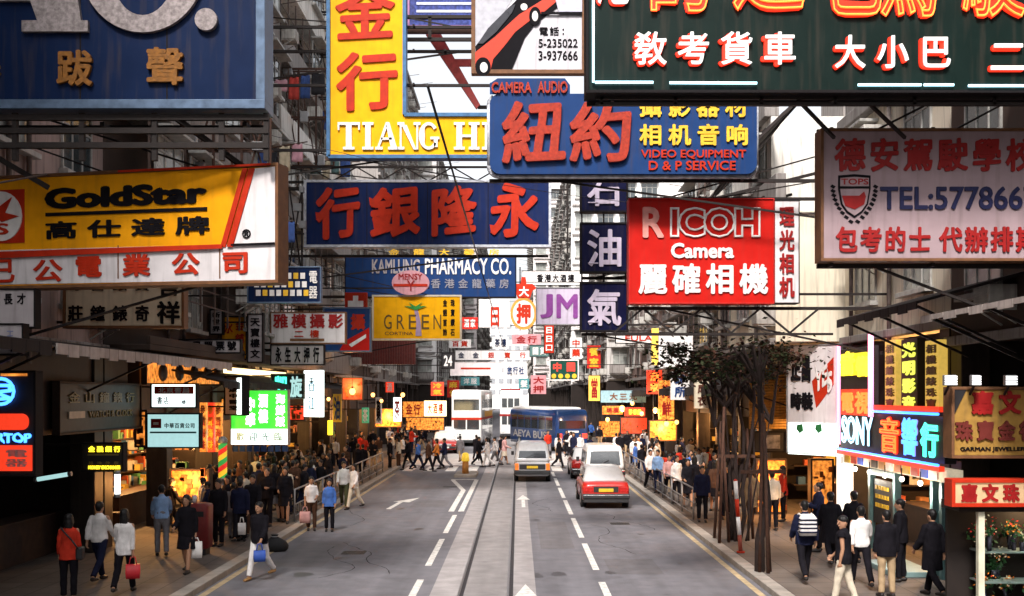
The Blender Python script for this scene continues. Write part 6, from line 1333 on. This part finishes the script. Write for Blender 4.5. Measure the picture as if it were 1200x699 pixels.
# right pavement
person('man_shirt_stand', G(905, 622, PV), 5, 'cream', 'black', 'man in cream shirt and dark trousers seen from behind near the bamboo blind')
p = person('man_jacket_walk', G(943, 682, PV), 2, 'navy', 'black', 'boy in a blue and white jacket wearing a striped backpack'); 
t = thing('backpack', 'white and navy striped backpack on the boy at right', 'backpack', p.location + Vector((0, -.22, 1.0)), R(2)); MB().loft([rring(.17, -.1, .06, 0, .05), rring(.18, -.12, .07, .12, .05), rring(.175, -.11, .06, .36, .05), rring(.12, -.05, .05, .44, .04)]).build('pouch', CL['white'], t)
for k in range(4): MB().loft([rring(.184, -.126, .074, .06 + k * .085, .05), rring(.184, -.126, .074, .09 + k * .085, .05)]).build('stripe', CL['navy'], t)
for s in (-1, 1): MB().path([(s*.11, .05, .40), (s*.13, .16, .43), (s*.14, .32, .35), (s*.14, .34, .15), (s*.13, .08, .03)], .022, 6).build('strap', CL['white'], t)
for i, s in enumerate((-1, 1)): pass
person('man_coat', (7.15, 24.4, PV), 0, 'black', 'black', 'man in a long black coat right of the boy with the backpack')
person('woman_vest', (5.98, 19.6, PV), 60, 'black', 'cream', 'woman in a dark vest and pale trousers turned to the left at lower right', h=.98)
person('man_shirt_walk', (6.98, 21.7, PV), -3, 'white', 'black', 'man in a white shirt from behind, right of the woman in dark vest', h=.98)
person('man_jacket_stand', (7.12, 20.6, PV), 8, 'black', 'beige', 'person in black top and beige trousers, right of the white shirted man', h=.97)
for k, (x, y, key, f, a, b, lab) in enumerate(((7.75, 24.6, 'man_jacket_walk', 10, 'black', 'black', 'dark figure before the neon shop entrance, left of two'), (8.0, 22.3, 'man_jacket_stand', 60, 'black', 'black', 'dark figure beside the pale step of the neon shop'), (7.5, 26.6, 'man_reading', 80, 'navy', 'black', 'dark figure looking into the neon shop'), (8.0, 20.6, 'man_coat', 20, 'black', 'black', 'dark coat figure left of the glazed shop window'), (8.95, 17.6, 'man_jacket_stand', 15, 'black', 'black', 'dark figure in front of the glazed shop window'), (8.2, 33, 'woman_blouse_stand', 90, 'red', 'black', 'woman in red at the orange shop behind the backpack boy'))):
    person(key, (x, y, PV), f, a, b, lab)
for k, (px, py, key, f, a, b, lab) in enumerate(((823, 612, 'man_jacket_stand', 175, 'navy', 'black', 'man in dark suit and pale blue shirt left of the dark tree'), (851, 608, 'man_jacket_walk', 170, 'black', 'black', 'dark man walking between the tree and the banded pole'), (880, 615, 'man_coat', 5, 'beige', 'brown', 'person in beige coat behind the near stakes'), (806, 596, 'woman_jacket_walk', 180, 'black', 'black', 'dark woman behind the end of the right railing'), (793, 590, 'woman_blouse_stand', 200, 'white', 'black', 'woman with white top behind the right railing'), (784, 585, 'man_shirt_walk', 180, 'pink', 'black', 'man in pink shirt behind the right railing'), (771, 578, 'man_shirt_stand', 150, 'sky', 'navy', 'man in light blue shirt at the right railing'), (762, 575, 'man_shirt_walk', 190, 'white', 'black', 'white shirted man walking at the right railing'), (838, 600, 'woman_jacket_walk', 0, 'brown', 'black', 'woman in brown near the tree trunk'))):
    person(key, G(px, py, PV), f, a, b, lab)
# pedestrian crossing
for k, (px, py, key, f, a, b, lab) in enumerate(((478, 551, 'man_jacket_walk', 120, 'black', 'black', 'dark walker at the left end of the crossing'), (490, 552, 'man_shirt_walk', 250, 'blue', 'navy', 'walker in blue shirt on the left of the crossing'), (502, 553, 'man_jacket_walk', 280, 'brown', 'black', 'walker in brown jacket on the crossing'), (512, 551, 'woman_blouse_walk', 90, 'orange', 'black', 'walker in an orange top on the crossing'), (521, 550, 'man_jacket_walk', 95, 'navy', 'grey', 'walker in navy near the red facing taxi'), (561, 547, 'man_jacket_walk', 265, 'black', 'black', 'dark walker right of the traffic island'), (571, 548, 'woman_blouse_walk', 85, 'white', 'white', 'walker all in white right of the traffic island'), (580, 547, 'man_shirt_walk', 90, 'white', 'grey', 'walker in white shirt left of the silver minivan'), (591, 545, 'woman_jacket_walk', 270, 'pink', 'cream', 'pale dressed walker left of the coach'), (655, 549, 'man_coat', 260, 'black', 'black', 'dark walker between silver minivan and hidden taxi'), (467, 549, 'woman_blouse_stand', 80, 'cream', 'brown', 'cream topped person waiting at the left kerb of the crossing'), (457, 551, 'man_jacket_stand', 270, 'black', 'black', 'dark person waiting at the left kerb of the crossing'))):
    q_ = G(px, py); person(key, q_, f, a, b, lab, far=True)
# crowds further along both pavements
rnd = random.Random(21)
keys = ['man_shirt_walk', 'man_jacket_walk', 'man_jacket_stand', 'woman_blouse_walk', 'woman_jacket_walk', 'man_coat', 'woman_blouse_stand', 'man_shirt_stand', 'man_reading']
def crowd(n, x0, x1, y0, y1, where, weights, seed):
    rnd = random.Random(seed); done = []
    for _ in range(n * 8):
        if len(done) >= n: break
        y = y0 + (y1 - y0) * rnd.random() ** 1.2; x = rnd.uniform(x0, x1)
        if any((x - a) ** 2 + (y - b) ** 2 < .45 for a, b in done): continue
        done.append((x, y)); c = rnd.choice(weights); k = rnd.choice(keys)
        b = rnd.choice(('black', 'black', 'navy', 'grey', 'beige')); word = {'black': 'black', 'navy': 'dark navy', 'white': 'white', 'brown': 'brown', 'grey': 'grey', 'blue': 'blue', 'red': 'red', 'cream': 'cream', 'pink': 'pink', 'orange': 'orange'}[c]
        person(k, (x, y, PV), rnd.choice((0, 180, 0, 180, 90, 270)) + rnd.uniform(-40, 40), c, b, f'small figure with {word} clothing in the crowd {where}', f'{word} clothed people {where}', rnd.uniform(.86, 1.05), True, skin=rnd.choice(SKIN))
W_ = ['black'] * 6 + ['navy'] * 3 + ['white'] * 4 + ['brown', 'grey', 'blue', 'red', 'cream']
crowd(40, -10.0, -7.1, 33, 52, 'behind the left railing', ['black'] * 8 + ['navy', 'brown', 'white', 'white', 'cream'], 1)
crowd(28, -10.1, -7.2, 29, 43, 'under the left canopies', ['black'] * 9 + ['navy', 'brown', 'white', 'grey'], 6)
crowd(40, -10.2, -6.8, 55, 92, 'on the far left pavement', W_, 2)
crowd(42, 5.9, 9.2, 37, 58, 'behind the right railing', W_, 3)
crowd(36, 5.6, 9.2, 59, 92, 'on the far right pavement', W_, 4)
crowd(10, -6, 4.6, 62, 70, 'on the road beyond the crossing', W_, 5)
